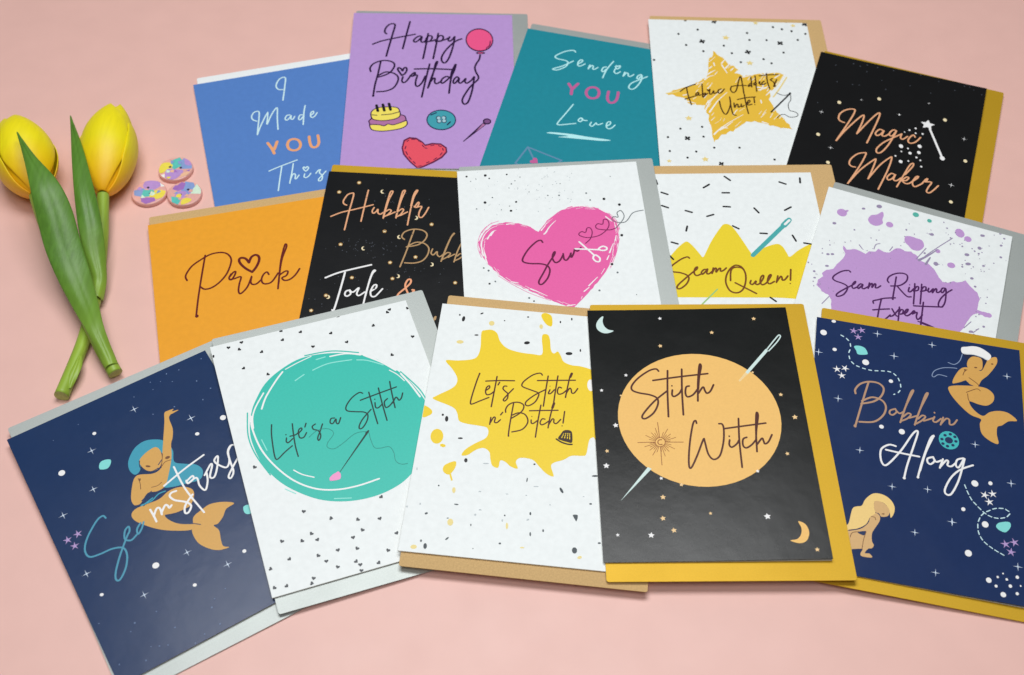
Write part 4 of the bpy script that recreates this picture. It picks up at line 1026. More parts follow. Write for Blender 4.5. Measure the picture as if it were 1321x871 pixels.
   ('e','speckblue',13,0,[-778,-1059,6,5,-31,-716,-1001,8,8,-31,-511,-998,7,5,-31,-679,-1287,6,4,-31,-615,-1320,7,6,-31,-547,-1351,7,6,-31,-336,-1462,6,6,-31,-233,-1426,6,5,-31,-19,-1158,5,6,-31,-74,-1223,7,8,-31,-77,-1408,6,8,-31,105,-1115,5,6,-31,-977,-1296,6,6,-31,-431,-1229,8,6,-31,-766,-1383,7,7,-31,-989,-837,8,4,-31]),
  ]),
 ],
 'life': [
  ('circle_print', [
   ('f','seagreen',1,0,[-814,547,-750,671,-614,850,-428,977,-190,1060,87,1039,348,947,555,809,734,574,829,343,880,106,837,-170,724,-415,562,-570,374,-689,131,-744,-128,-727,-367,-642,-556,-502,-718,-317,-833,-78,-878,189,-866,372]),
   ('s','seagreen',2,0.661,[-851,558,-899,289,-874,49,-788,-214]),
   ('s','seagreen',2,0.719,[-145,1081,132,1056,390,954]),
   ('s','seagreen',2,0.698,[738,588,862,318,898,100]),
  ]),
  ('brush_streak_print', [
   ('s','white',2,0.868,[-706,564,-632,697,-497,859,-409,947]),
   ('s','white',3,0.765,[-833,362,-814,488,-759,603,-648,747]),
   ('s','white',3,0.808,[99,993,267,978,401,919]),
   ('s','white',2,0.982,[435,904,584,763,695,622]),
   ('s','white',3,0.963,[734,563,791,406,839,231]),
   ('s','mintlt',2,0.615,[-311,801,-209,849]),
   ('s','mintlt',4,0.623,[-111,876,64,910,299,885]),
   ('s','mintlt',3,0.625,[350,867,452,828,592,725]),
   ('s','mintlt',3,0.626,[-45,996,49,1002]),
   ('s','white',3,0.534,[-373,970,-244,1012,-87,1052]),
   ('s','white',4,0.53,[634,641,697,563,744,467]),
   ('s','white',4,0.853,[-826,508,-844,368,-814,111,-728,-121,-590,-341,-417,-491,-226,-565,-22,-586,193,-572]),
   ('s','white',5,0.605,[-564,-229,-497,-301,-397,-366]),
   ('s','mintlt',5,0.495,[-784,204,-760,68]),
   ('s','mintlt',5,0.476,[-689,-409,-604,-490]),
   ('s','mintlt',2,0.474,[-270,-654,-114,-697]),
  ]),
  ('lettering', [
   ('s','darkgreen',5,0.712,[-653,349,-679,234,-700,46,-701,-47,-677,-58,-599,-3,-515,46]),
   ('s','darkgreen',6,0.716,[-548,151,-559,114,-544,93,-493,125]),
   ('s','darkgreen',7,0.716,[-457,298,-474,168,-487,26,-487,-90]),
   ('s','darkgreen',8,0.719,[-511,161,-455,162,-421,181]),
   ('s','darkgreen',9,0.721,[-424,169,-383,202,-387,223,-417,200,-425,120,-387,108,-347,153]),
   ('s','darkgreen',10,0.726,[-327,262,-347,223]),
   ('s','darkgreen',5,0.722,[-241,226,-276,208,-272,170,-232,141,-221,88,-237,44,-256,30,-256,63,-213,135,-174,205]),
   ('s','darkgreen',5,0.729,[-43,238,-79,241,-97,197,-74,180,-33,223,-40,179,-21,163,16,224]),
   ('s','darkgreen',5,0.735,[299,444,267,463,180,421,104,343,97,286,176,248,251,220,281,177,256,110,197,45,162,40,170,79,224,145,329,229]),
   ('s','darkgreen',6,0.739,[362,438,352,239,347,44]),
   ('s','darkgreen',7,0.74,[388,295,380,239,404,226,454,258]),
   ('s','darkgreen',8,0.741,[468,459,454,258,446,54]),
   ('s','darkgreen',9,0.748,[256,368,436,392,645,417]),
   ('s','darkgreen',9,0.742,[520,305,480,275,475,208,514,213,564,253]),
   ('s','darkgreen',10,0.748,[599,502,586,405,574,288,564,177]),
   ('s','darkgreen',11,0.746,[557,238,601,293,617,283,626,251,656,271,685,325]),
   ('e','darkgreen',11,0,[-545,191,7,8,-17,397,336,7,8,-17]),
  ]),
  ('pin_print', [
   ('s','threadgreen',10,0.29,[-338,92,-244,145,-139,136,-96,64,-178,-24,-191,-76,-133,-111,-29,-71,110,-1,227,-22,232,-106,243,-215,303,-242,382,-251,408,-324,400,-426,439,-478,503,-491]),
   ('t','darkgreen',11,1.071,[227,-22,81,-163,-150,-388]),
   ('s','darkgreen',12,0.922,[209,-29,237,-12]),
   ('f','pinkpin',12,0,[-145,-410,-160,-374,-188,-383,-217,-391,-257,-421,-258,-452,-208,-463,-161,-459]),
  ]),
  ('tiny_heart_print', [
   ('hr','ink',5,0,[-729,1444,22,-870,1417,22,-769,1362,22,-1043,1351,22,-775,1111,21,-556,1261,22,-556,963,21,-306,1469,22,-318,1349,22,-409,1511,22,-117,1395,22,-38,1170,22,181,1285,22,310,1123,22,305,1484,22,630,1251,22,850,1407,22,818,1379,22,1038,1368,22,983,987,22,713,821,22]),
   ('hr','softink',13,0,[-914,-82,23,-577,-701,22,-350,-850,22,159,-772,22,-115,-940,22,84,-993,22,-563,-953,22,-525,-1031,22,-663,-1000,22,-841,-947,22,-205,-1110,22,-102,-1061,22,193,-1190,22,-371,-1194,22,-198,-1232,22,69,-1339,22,-816,-1147,21,-557,-1194,22,-500,-1272,21,-415,-1361,21,-241,-1358,22,-213,-1402,22,-47,-1435,22,-1001,-1192,21,-1009,-1388,21,-900,-1404,21,-651,-1404,21,-678,-1449,21,-219,-1463,21]),
  ]),
 ],
 'lets': [
  ('splash_print', [
   ('f','sunyellow',1,0,[-910,733,-786,747,-648,778,-593,828,-577,945,-590,1138,-553,1173,-482,1184,-425,1144,-383,1044,-303,963,-177,926,-33,917,67,929,46,1120,54,1186,106,1184,132,1116,153,990,187,950,225,980,260,926,297,854,380,820,471,816,584,786,628,729,694,-8,658,-35,622,-74,604,-236,567,-263,463,-274,391,-328,299,-372,275,-419,309,-526,235,-502,162,-432,89,-362,-27,-353,-69,-402,-43,-477,-111,-463,-173,-414,-221,-408,-232,-488,-290,-472,-318,-397,-337,-320,-399,-281,-472,-312,-541,-377,-601,-388,-577,-324,-500,-247,-394,-166,-373,-94,-399,-39,-488,-26,-607,-16,-679,11,-710,102,-768,167,-966,240,-943,284,-817,379,-766,446,-767,532,-832,636]),
   ('e','white',2,0,[593,589,36,73,6]),
   ('f','sunyellow',1,0,[11,1437,49,1476,121,1439,136,1313,95,1309,49,1356]),
   ('f','sunyellow',2,0,[-1058,150,-979,119,-956,74,-986,35,-1046,16]),
   ('f','sunyellow',2,0,[-760,-570,-743,-512,-654,-462,-641,-523,-682,-612,-729,-611]),
   ('s','sunyellow',3,0.886,[-682,-612,-658,-675]),
   ('e','sunyellow',2,0,[-870,-197,63,87,6,-798,-297,29,18,-11]),
   ('e','palegold',2,0,[24,1287,19,31,6,-498,1272,29,32,6,-797,989,37,23,6]),
   ('e','palegold',1,0,[-623,-785,17,33,6,-610,-1132,28,37,6,-79,-1113,12,35,6,-911,-1426,30,22,6,620,-1365,22,15,28,85,-1323,21,8,6]),
  ]),
  ('chip_print', [
   ('e','ink',3,0,[-800,1298,17,37,-3,-846,1346,9,12,6,-616,1392,20,9,37,-638,1098,22,9,6,-104,1056,31,20,16,342,966,36,20,6,456,1020,8,20,6,-125,1400,12,9,6,220,1371,8,16,6,336,1424,8,19,6,-803,18,17,35,6,-848,62,12,14,6,-638,-194,25,10,6,-552,-441,17,25,6,113,-411,11,9,6,705,-477,28,10,6,-367,1322,8,7,6]),
   ('e','chipgrey',4,0,[-773,-751,8,9,6,-579,-937,22,7,-2,59,-594,6,26,-2,397,-673,13,35,31,-847,-1064,16,11,29,126,-958,9,18,6,-111,-1004,8,9,6,-640,-1092,11,5,6,-415,-1140,6,12,6,146,-1175,8,22,6,262,-1125,8,16,6,-617,-1307,22,8,48,-853,-1356,9,14,6,-807,-1406,17,31,6,-124,-1303,12,10,6,-366,-1384,6,5,6,568,-1298,24,32,6,791,-1197,15,10,6,683,-790,14,9,6,702,-479,27,9,6,-1062,-956,6,9,6]),
   ('f','chipgrey',5,0,[525,-929,571,-927,564,-991,547,-972]),
   ('e','palegrey',6,0,[-354,-455,29,6,6,-375,-772,14,7,6,-388,-1028,11,11,6,-348,-970,14,7,6,109,-1025,16,8,39,-115,-771,13,5,6,68,-765,9,5,6,152,-657,25,5,6,-919,-968,8,11,6,-1008,-589,6,15,6,612,-718,9,5,6,302,-843,8,7,6,-1038,-1012,8,11,6,-128,-1060,8,14,6]),
  ]),
  ('lettering', [
   ('s','brownink3',4,0.749,[-545,606,-564,503,-588,322,-592,233,-571,225,-504,268,-417,322]),
   ('s','brownink3',5,0.751,[-458,403,-425,439,-429,466,-452,445,-459,393,-441,354,-402,368,-370,407]),
   ('s','brownink3',6,0.751,[-364,591,-371,423,-380,213]),
   ('s','brownink3',7,0.758,[-471,520,-328,543,-183,557]),
   ('s','brownink3',8,0.756,[-330,520,-342,487]),
   ('s','brownink3',4,0.75,[-253,481,-279,478,-287,445,-261,416,-232,388,-231,331,-254,297,-269,314,-236,374,-183,457]),
   ('e','brownink3',5,0,[-545,606,9,12,6]),
   ('s','brownink3',4,0.752,[93,660,67,682,-3,651,-79,571,-103,517,-82,488,4,459,69,435,78,398,49,318,-8,268,-42,277,-34,322,41,406,142,484]),
   ('s','brownink3',5,0.752,[153,656,144,469,138,278]),
   ('s','brownink3',4,0.751,[186,486,174,440,198,443,230,491]),
   ('s','brownink3',5,0.752,[252,668,242,480,236,302]),
   ('s','brownink3',6,0.759,[50,586,262,613,432,634]),
   ('s','brownink3',6,0.752,[300,522,274,528,262,482,276,443,316,456,349,495]),
   ('s','brownink3',7,0.757,[388,709,373,662,361,545,349,409]),
   ('s','brownink3',8,0.752,[353,461,381,526,399,513,408,473,434,476,464,533]),
   ('e','brownink3',4,0,[183,531,5,6,6]),
   ('s','brownink3',8,1.327,[390,713,378,669]),
   ('s','brownink3',4,0.73,[-369,84,-371,0]),
   ('s','brownink3',5,0.731,[-369,16,-343,87,-325,83,-327,33,-301,30,-272,67]),
   ('s','brownink3',4,0.735,[-259,158,-276,125]),
   ('s','brownink3',5,0.731,[-162,282,-169,131,-174,-17,-173,-117]),
   ('s','brownink3',6,0.739,[-229,162,-233,199,-213,251,-165,288,-104,295,-60,268,-60,218,-90,165,-163,98]),
   ('s','brownink3',7,0.731,[-159,136,-101,170,-38,159,-2,101,-6,39,-51,-27,-143,-64]),
   ('s','brownink3',4,0.73,[32,99,37,63,58,61,92,97]),
   ('s','brownink3',5,0.731,[112,288,100,100,93,-99]),
   ('s','brownink3',6,0.738,[6,207,140,226,287,245]),
   ('s','brownink3',6,0.731,[167,124,139,123,123,78,140,53,174,72,207,106]),
   ('s','brownink3',7,0.736,[239,321,229,264,214,138,207,24]),
   ('s','brownink3',8,0.731,[211,64,238,132,256,130,259,94,285,85,323,138]),
   ('s','brownink3',4,0.734,[354,238,350,98]),
   ('s','brownink3',8,1.29,[241,325,230,270]),
   ('e','brownink3',9,0,[35,142,5,6,6,343,63,6,7,6,-172,-114,9,11,6]),
  ]),
  ('thimble_print', [
   ('f','thimble',10,0,[315,-88,340,-31,362,8,402,21,438,10,452,-30,455,-121,403,-120,352,-108]),
   ('s','thimble',11,0.832,[300,-98,353,-129,415,-145,457,-143]),
   ('l','sunyellow',11,0.46,[367,-28,351,-76]),
   ('l','sunyellow',12,0.46,[387,-21,379,-77]),
   ('l','sunyellow',11,0.46,[407,-19,406,-79]),
   ('l','sunyellow',12,0.46,[425,-21,430,-84]),
   ('l','thimble',13,0.293,[352,-54,443,-58]),
   ('l','thimble',13,0.293,[361,-35,437,-35]),
  ]),
 ],
 'witch': [
  ('moon_disc_print', [
   ('e','discorange',1,0,[-8,95,806,792,0]),
  ]),
  ('needle_print', [
   ('p','mint',2,0,[519,644,540,618,786,908,765,935]),
   ('p','creamdisc',3,0,[435,538,448,525,540,618,519,644]),
   ('s','mint',3,0.685,[774,926,861,1037,917,1104,935,1108,935,1081,881,1005,793,908]),
   ('p','mint',2,0,[-855,-843,-563,-467,-528,-487]),
  ]),
  ('moon_print', [
   ('f','mint',1,0,[-886,1398,-931,1363,-965,1293,-957,1224,-905,1177,-845,1173,-788,1202,-842,1219,-882,1265,-896,1331]),
   ('f','discorange',1,0,[792,-1086,855,-1120,875,-1206,837,-1291,765,-1315,689,-1285,755,-1271,796,-1224,810,-1157]),
  ]),
  ('star_print', [
   ('k5','white',4,0,[-291,1359,22,-699,628,21,-957,443,21,487,-533,20,-445,-595,20,-901,-1200,19,-842,19,30,-962,-447,33,512,-1028,35,-590,-1207,32]),
   ('k5','stargold',5,0,[693,1334,25,233,1161,25,-318,996,25,-945,-279,23,837,356,24,937,81,31,800,-342,23,-258,-669,23,-446,-803,29,-466,-1031,29,-375,-1159,29,-15,-985,19,921,-1384,25,-768,377,14,591,639,17]),
  ]),
  ('lettering', [
   ('s','brownink3',6,0.997,[-363,674,-389,702,-461,680,-573,594,-646,501,-648,441,-581,406,-472,380,-406,337,-405,261,-455,162,-535,97,-573,105,-551,163,-436,303,-294,429]),
   ('s','brownink3',7,0.998,[-271,678,-295,412,-312,114]),
   ('s','brownink3',8,0.999,[-244,436,-252,377,-231,357,-179,393,-149,444]),
   ('s','brownink3',9,1.0,[-125,694,-148,427,-162,134]),
   ('s','brownink3',10,1.014,[-429,558,-159,599,133,633]),
   ('s','brownink3',10,1.001,[-70,482,-102,469,-116,393,-99,350,-41,375,18,451]),
   ('s','brownink3',11,1.013,[-1,298,21,510,51,701,68,756,75,718,44,596,18,442]),
   ('s','brownink3',12,1.002,[14,391,68,467,82,424,99,390,137,415,177,492]),
   ('s','brownink3',6,0.955,[-42,30,-49,62,-77,26,-122,-152,-155,-343,-164,-468,-141,-476,-74,-344,5,-161,16,-186,35,-329,81,-392,147,-346,199,-188,218,-43,209,14,179,20]),
   ('s','brownink3',6,0.955,[261,-172,251,-228,272,-256,323,-221,351,-177]),
   ('s','brownink3',7,0.956,[378,78,354,-189,344,-486]),
   ('s','brownink3',8,0.971,[230,-38,438,-9,639,18]),
   ('s','brownink3',8,0.956,[431,-145,393,-166,384,-238,412,-267,470,-231,518,-175]),
   ('s','brownink3',9,0.968,[510,-311,529,-95,555,101,570,147,575,101,537,-63,516,-191]),
   ('s','brownink3',10,0.958,[521,-231,578,-160,590,-192,599,-224,636,-201,681,-121]),
   ('e','brownink3',13,0,[-244,488,8,10,0,262,-129,9,10,0]),
  ]),
  ('sunburst_print', [
   ('l','sunbrown',6,0.378,[-421,-133,-426,46]),
   ('l','sunbrown',6,0.369,[-421,-235,-425,-449]),
   ('l','sunbrown',6,0.373,[-468,-183,-639,-186]),
   ('l','sunbrown',6,0.374,[-371,-185,-193,-188]),
   ('l','sunbrown',6,0.29,[-370,-201,-315,-217]),
   ('l','sunbrown',7,0.289,[-373,-210,-285,-264]),
   ('l','sunbrown',8,0.289,[-381,-220,-346,-252]),
   ('l','sunbrown',9,0.289,[-388,-227,-343,-293]),
   ('l','sunbrown',10,0.289,[-398,-234,-375,-288]),
   ('l','sunbrown',11,0.288,[-408,-238,-385,-346]),
   ('l','sunbrown',12,0.289,[-418,-241,-417,-291]),
   ('l','sunbrown',6,0.289,[-439,-240,-460,-298]),
   ('l','sunbrown',7,0.288,[-448,-235,-505,-334]),
   ('l','sunbrown',8,0.289,[-457,-228,-489,-268]),
   ('l','sunbrown',9,0.289,[-463,-220,-528,-275]),
   ('l','sunbrown',10,0.289,[-469,-212,-522,-240]),
   ('l','sunbrown',11,0.29,[-473,-201,-575,-235]),
   ('l','sunbrown',12,0.29,[-474,-190,-521,-196]),
   ('l','sunbrown',6,0.291,[-470,-167,-525,-151]),
   ('l','sunbrown',7,0.292,[-466,-158,-555,-104]),
   ('l','sunbrown',8,0.292,[-459,-148,-494,-116]),
   ('l','sunbrown',9,0.292,[-451,-140,-497,-74]),
   ('l','sunbrown',10,0.292,[-441,-134,-465,-79]),
   ('l','sunbrown',11,0.293,[-431,-129,-455,-19]),
   ('l','sunbrown',12,0.292,[-422,-126,-423,-76]),
   ('l','sunbrown',6,0.292,[-400,-128,-379,-69]),
   ('l','sunbrown',7,0.293,[-391,-133,-333,-32]),
   ('l','sunbrown',8,0.292,[-382,-139,-350,-100]),
   ('l','sunbrown',9,0.292,[-376,-148,-310,-92]),
   ('l','sunbrown',10,0.292,[-370,-156,-317,-127]),
   ('l','sunbrown',11,0.291,[-367,-167,-264,-133]),
   ('l','sunbrown',12,0.291,[-365,-178,-319,-172]),
   ('s','sunbrown',13,0.332,[-371,-185,-377,-205,-389,-221,-405,-232,-424,-237,-443,-232,-457,-220,-466,-204,-468,-183,-463,-163,-450,-147,-435,-136,-415,-131,-397,-136,-383,-148,-373,-164,-371,-185]),
   ('s','sunbrown',14,0.498,[-404,-157,-431,-161,-443,-189,-428,-213,-403,-210]),
  ]),
 ],
 'bob': [
  ('lettering', [
   ('s','bronzebob',1,1.005,[-494,735,-542,515,-612,170]),
   ('s','bronzebob',2,1.016,[-620,570,-624,620,-577,698,-494,745,-395,748,-340,693,-362,593,-436,510,-559,455]),
   ('s','bronzebob',3,1.0,[-554,490,-452,558,-353,538,-314,462,-343,354,-432,261,-573,230]),
   ('e','bronzebob',2,0,[-614,171,15,18,12]),
   ('s','bronzebob',1,0.9,[-221,464,-269,435,-276,396,-246,384,-208,430,-227,467,-181,417,-133,452]),
   ('s','bronzebob',2,0.905,[-170,309,-118,515,-43,720,-66,700,-118,515,-163,338]),
   ('s','bronzebob',3,0.897,[-160,329,-103,369,-66,424,-96,436,-141,385]),
   ('s','bronzebob',4,0.897,[-81,382,-5,424]),
   ('s','bronzebob',5,0.904,[-28,309,25,509,102,714,79,699,25,509,-21,341]),
   ('s','bronzebob',6,0.896,[-16,324,39,373,77,427,47,439,5,389]),
   ('s','bronzebob',7,0.897,[62,376,152,429]),
   ('s','bronzebob',8,0.897,[167,447,152,398,181,386,230,437]),
   ('s','bronzebob',9,0.897,[253,457,226,364]),
   ('s','bronzebob',10,0.897,[232,379,280,448,312,442,316,388,353,396,389,455]),
   ('e','bronzebob',1,0,[168,499,9,11,12]),
  ]),
  ('lettering', [
   ('s','white',4,0.966,[-213,15,-279,18,-352,-48,-358,-155,-328,-227,-277,-199,-161,-24,-58,178,-13,239,1,213,-43,38,-102,-187,-130,-337]),
   ('s','white',5,0.964,[-308,-47,-146,-56,15,-60]),
   ('s','white',6,0.966,[0,-304,45,-103,120,163,160,219,142,177,74,-8,22,-221]),
   ('s','white',7,0.961,[148,-36,96,-65,96,-109,125,-124,162,-77,145,-33,176,-86,228,-59]),
   ('s','white',8,0.959,[243,-42,212,-149]),
   ('s','white',9,0.96,[220,-131,272,-53,294,-57,286,-103,322,-109,363,-65]),
   ('s','white',10,0.953,[438,9,382,-20,366,-85,395,-105,451,12,431,-89,384,-272,316,-424,266,-434,259,-376,320,-235,409,-129,531,-53]),
   ('e','white',7,0,[-129,-337,15,15,12,2,-300,13,14,12]),
  ]),
  ('bobbin_print', [
   ('e','bobbinteal',1,0,[305,194,99,107,0]),
   ('e','navy',2,0,[373,195,17,16,12,343,143,17,16,12,290,121,17,16,12,246,142,17,16,12,237,194,17,16,12,268,246,17,16,12,320,269,17,16,12,364,247,17,16,12]),
   ('e','navy',3,0,[305,194,39,38,12]),
  ]),
  ('mermaid_print', [
   ('f','hairdark',1,0,[467,1309,529,1309,591,1305,534,1231,489,1169,507,1234]),
   ('f','hairdark',1,0,[659,1294,727,1300,697,1215,670,1140,640,1142]),
   ('f','gold1',2,0,[357,904,368,978,428,1095,491,1140,599,1132,653,1131,698,1232,727,1296,797,1337,817,1303,800,1229,720,1090,649,1006,617,934,593,912,513,938,489,971,432,938]),
   ('f','gold1',3,0,[521,1245,570,1297,652,1287,664,1199,640,1133,531,1131,505,1172]),
   ('f','gold1',11,0,[308,829,336,866,431,893,593,917,700,907,762,845,755,760,693,696,613,692,517,711,551,624,642,558,716,619,810,653,903,643,981,569,898,544,830,481,784,451,775,356,785,250,704,269,628,340,612,449,624,514,529,545,438,624,347,737]),
  ]),
  ('sailor_hat_print', [
   ('f','white',4,0,[453,1389,511,1414,581,1435,663,1423,754,1350,722,1278,659,1302,577,1319,467,1313]),
   ('s','palegrey',5,0.231,[468,1316,577,1323,659,1306,723,1281]),
  ]),
  ('mermaid_line_print', [
   ('s','ribbongrey',6,0.459,[460,1302,431,1208,375,1152,314,1165]),
   ('s','ribbongrey',3,0.453,[401,1106,354,1104,258,1083,176,1030,148,964,168,948,216,987,297,980]),
   ('s','umber',3,0.409,[461,1033,476,1079,504,1111]),
   ('s','umber',3,0.405,[521,1012,594,960,620,928]),
   ('s','umber',12,0.399,[502,804,507,739,520,708]),
   ('s','umber',12,0.402,[489,818,592,883,631,867]),
   ('e','umber',4,0,[593,1157,17,9,12,763,1238,13,9,12,484,1104,13,10,12]),
   ('s','navy',12,0.449,[363,899,486,950,519,930]),
  ]),
  ('mermaid_print', [
   ('f','skin2',1,0,[-687,-1048,-628,-1024,-530,-982,-462,-907,-443,-834,-399,-783,-359,-804,-356,-861,-406,-964,-425,-1014,-423,-1094,-406,-1130,-422,-1167,-456,-1180,-487,-1231,-443,-1229,-421,-1264,-513,-1270,-526,-1240,-510,-1194,-588,-1210,-682,-1228]),
   ('f','blond',2,0,[-688,-1037,-660,-973,-641,-934,-615,-789,-581,-752,-526,-729,-497,-657,-438,-585,-378,-562,-306,-574,-250,-616,-219,-680,-224,-751,-253,-805,-264,-748,-290,-684,-336,-652,-406,-656,-410,-733,-399,-789,-443,-834,-482,-923,-560,-986,-629,-1012]),
   ('f','skin2',3,0,[-408,-659,-336,-653,-287,-689,-264,-737,-282,-793,-341,-812,-364,-782,-402,-767]),
  ]),
  ('mermaid_line_print', [
   ('f','navy',3,0,[-559,-1026,-480,-998,-499,-1047]),
   ('s','umber',4,0.31,[-480,-1003,-502,-1099,-513,-1192]),
   ('s','umber',4,0.312,[-626,-1092,-608,-1042,-549,-1018]),
   ('s','umber',3,0.316,[-435,-832,-403,-831,-393,-858]),
   ('e','umber',4,0,[-324,-779,15,6,12]),
  ]),
  ('sea_print', [
   ('e','white',11,0,[-355,217,23,23,-6,-155,199,30,32,-6,543,-259,33,35,12]),
   ('k4','sparkle',12,0,[-560,-107,45,559,196,46,-244,-458,44,92,-419,44]),
   ('ks','starfish',1,0,[-662,1375,48,-579,1401,48,-613,1303,48]),
   ('ks','white',1,0,[-817,836,47,-735,865,47,-765,765,46]),
   ('k4','sparkle',4,0,[-414,1390,51,-239,1131,51,-1013,1016,50,-792,469,49]),
   ('e','white',5,0,[-873,1458,23,19,12,-973,1284,34,36,12,-850,1085,22,21,12,-528,987,35,36,12,-268,800,22,22,12]),
   ('f','aqua',6,0,[-651,1170,-599,1189,-543,1173,-514,1123,-519,1091,-607,1074,-628,1119]),
   ('l','ice',6,0.603,[-791,1289,-764,1276]),
   ('l','ice',6,0.601,[-733,1257,-712,1235]),
   ('l','ice',6,0.598,[-692,1196,-687,1162]),
   ('l','ice',6,0.595,[-693,1114,-703,1078]),
   ('l','ice',6,0.591,[-699,1031,-692,998]),
   ('l','ice',6,0.589,[-672,962,-650,940]),
   ('l','ice',6,0.587,[-619,922,-593,914]),
   ('l','ice',6,0.586,[-558,905,-530,901]),
   ('l','ice',6,0.586,[-494,896,-467,895]),
   ('l','ice',6,0.586,[-430,899,-402,904]),
   ('l','ice',6,0.586,[-365,911,-337,915]),
   ('l','ice',6,0.586,[-300,919,-272,916]),
   ('l','ice',6,0.585,[-240,902,-218,883]),
   ('l','ice',5,0.582,[-195,853,-183,823]),
   ('l','ice',1,0.579,[-171,782,-168,747]),
   ('l','ice',5,0.576,[-176,701,-193,672]),
   ('l','ice',5,0.574,[-228,645,-237,639]),
   ('e','white',13,0,[542,-259,29,33,-12,691,-227,20,23,-12,426,-571,20,22,-12,626,-696,31,34,-11,461,-1037,32,35,-11,638,-1280,25,27,-11,702,-1327,14,15,-11,720,-1231,11,12,-11,770,-1185,8,9,-11,801,-1239,12,13,-11,763,-1401,25,26,-11,830,-1301,16,18,-11,897,-1197,16,18,-11,888,-1366,15,16,-11,923,-1281,8,9,-11]),
   ('k4','sparkle',14,0,[888,-188,49,316,-733,48,908,-1087,47]),
   ('ks','white',15,0,[633,-371,47,707,-343,47,673,-440,47]),
   ('ks','starfish',15,0,[805,-871,49,888,-836,49,853,-945,48]),
   ('f','aqua',15,0,[726,-695,758,-650,848,-625,861,-675,813,-742,755,-732]),
   ('l','ice',15,0.533,[445,-295,458,-332]),
   ('l','ice',15,0.53,[466,-359,481,-395]),
   ('l','ice',15,0.528,[491,-420,509,-452]),
   ('l','ice',15,0.526,[525,-473,549,-498]),
   ('l','ice',15,0.524,[566,-518,591,-542]),
   ('l','ice',15,0.522,[609,-560,636,-580]),
   ('l','ice',15,0.521,[657,-592,689,-602]),
   ('l','ice',15,0.52,[713,-606,748,-605]),
   ('l','ice',15,0.521,[773,-600,810,-585]),
   ('l','ice',15,0.522,[834,-569,860,-534]),
   ('l','ice',15,0.524,[852,-509,823,-491]),
   ('l','ice',15,0.525,[799,-487,763,-491]),
   ('l','ice',15,0.524,[737,-497,702,-513]),
   ('l','ice',16,0.523,[677,-531,643,-554]),
   ('l','ice',16,0.521,[620,-571,592,-607]),
   ('l','ice',15,0.519,[578,-635,563,-676]),
   ('l','ice',15,0.516,[557,-707,556,-749]),
   ('l','ice',15,0.513,[558,-778,567,-816]),
   ('l','ice',15,0.511,[577,-839,595,-870]),
   ('l','ice',15,0.509,[611,-888,637,-910]),
   ('l','ice',15,0.507,[657,-924,684,-942]),
   ('l','ice',15,0.506,[704,-953,735,-969]),
   ('l','ice',16,0.505,[755,-978,785,-992]),
   ('k4','sparkle',17,0,[151,1360,48,906,1107,47,158,-1302,42,321,-734,43,-29,-918,43]),
  ]),
 ],
}


# ------------------------------------------------------------------ the table
pink = mat("pink_paper", (226,181,171), rough=0.50, gain=1.12, spec=0.75, grain=0.02, gscale=45.0, bump=0.3, bscale=2400.0)
tb = mesh_from("tabletop", [(-1.1, -0.5, 0), (1.1, -0.5, 0), (1.1, 1.5, 0), (-1.1, 1.5, 0)], [(0, 1, 2, 3)], [pink])
tabletop = link("tabletop", tb)
tabletop["kind"] = "structure"; tabletop["label"] = "plain pale pink paper surface under everything"

# ------------------------------------------------------------------ envelopes
def env_mat(kind):
    if kind == 'white':  return mat("envelope_white", (226,230,234), rough=0.6, grain=0.02, bump=0.15)
    if kind == 'silver': return mat("envelope_silver", (172,178,175), rough=0.50, metallic=0.45, gain=1.18, grain=0.05, gscale=1600, bump=0.25, bscale=2200)
    if kind == 'gold':   return mat("envelope_gold", (206,164,34), rough=0.52, metallic=0.4, gain=1.06, grain=0.05, gscale=1600, bump=0.25, bscale=2200)
    return mat("envelope_kraft", (194,161,110), rough=0.72, gain=1.18, spec=0.3, grain=0.10, gscale=1200, bump=0.3, bscale=1500)
ENV = {'blue': 'white', 'purple': 'silver', 'teal': 'silver', 'fabric': 'kraft', 'magic': 'gold', 'orange': 'kraft', 'hubblr': 'gold', 'sew': 'silver',
       'queen': 'kraft', 'rip': 'silver', 'seam': 'silver', 'life': 'silver', 'lets': 'kraft', 'witch': 'gold', 'bob': 'gold'}
ENV_LABEL = {
 'blue': "white envelope under the blue card at the back left",
 'purple': "grey envelope under the purple Happy Birthday card",
 'teal': "grey envelope under the teal Sending You Love card",
 'fabric': "brown kraft envelope under the white card with the gold star",
 'magic': "gold envelope under the black Magic Maker card",
 'orange': "brown kraft envelope under the orange Prick card",
 'hubblr': "gold envelope under the black Hubblr Bubblr card",
 'sew': "silver grey envelope under the white card with the pink heart",
 'queen': "brown kraft envelope under the white card with the yellow crown",
 'rip': "silver grey envelope under the lilac splattered Seam Ripping Expert card",
 'seam': "silver envelope under the navy mermaid Seamstress card at the front left",
 'life': "silver envelope under the white card with the sea green circle",
 'lets': "brown kraft envelope under the white card with the yellow splash",
 'witch': "gold envelope under the black Stitch Witch card",
 'bob': "gold envelope under the navy Bobbin Along card at the right"}
ENV_T, CARD_T = 0.5, 0.9
for n, p in LAYOUT.items():
    m = env_mat(ENV[n])
    root = empty("envelope"); root.matrix_world = pose_matrix(p['e'])
    tag(root, ENV_LABEL[n], "envelope", "envelopes under the cards")
    link("front_sheet", slab(EW, EH, -0.20, 0.0, m, m, bev=0.05, radius=1.2), root)
    link("back_sheet", slab(EW - .25, EH - .25, -ENV_T, -0.27, m, m, bev=0.05, radius=1.2), root)

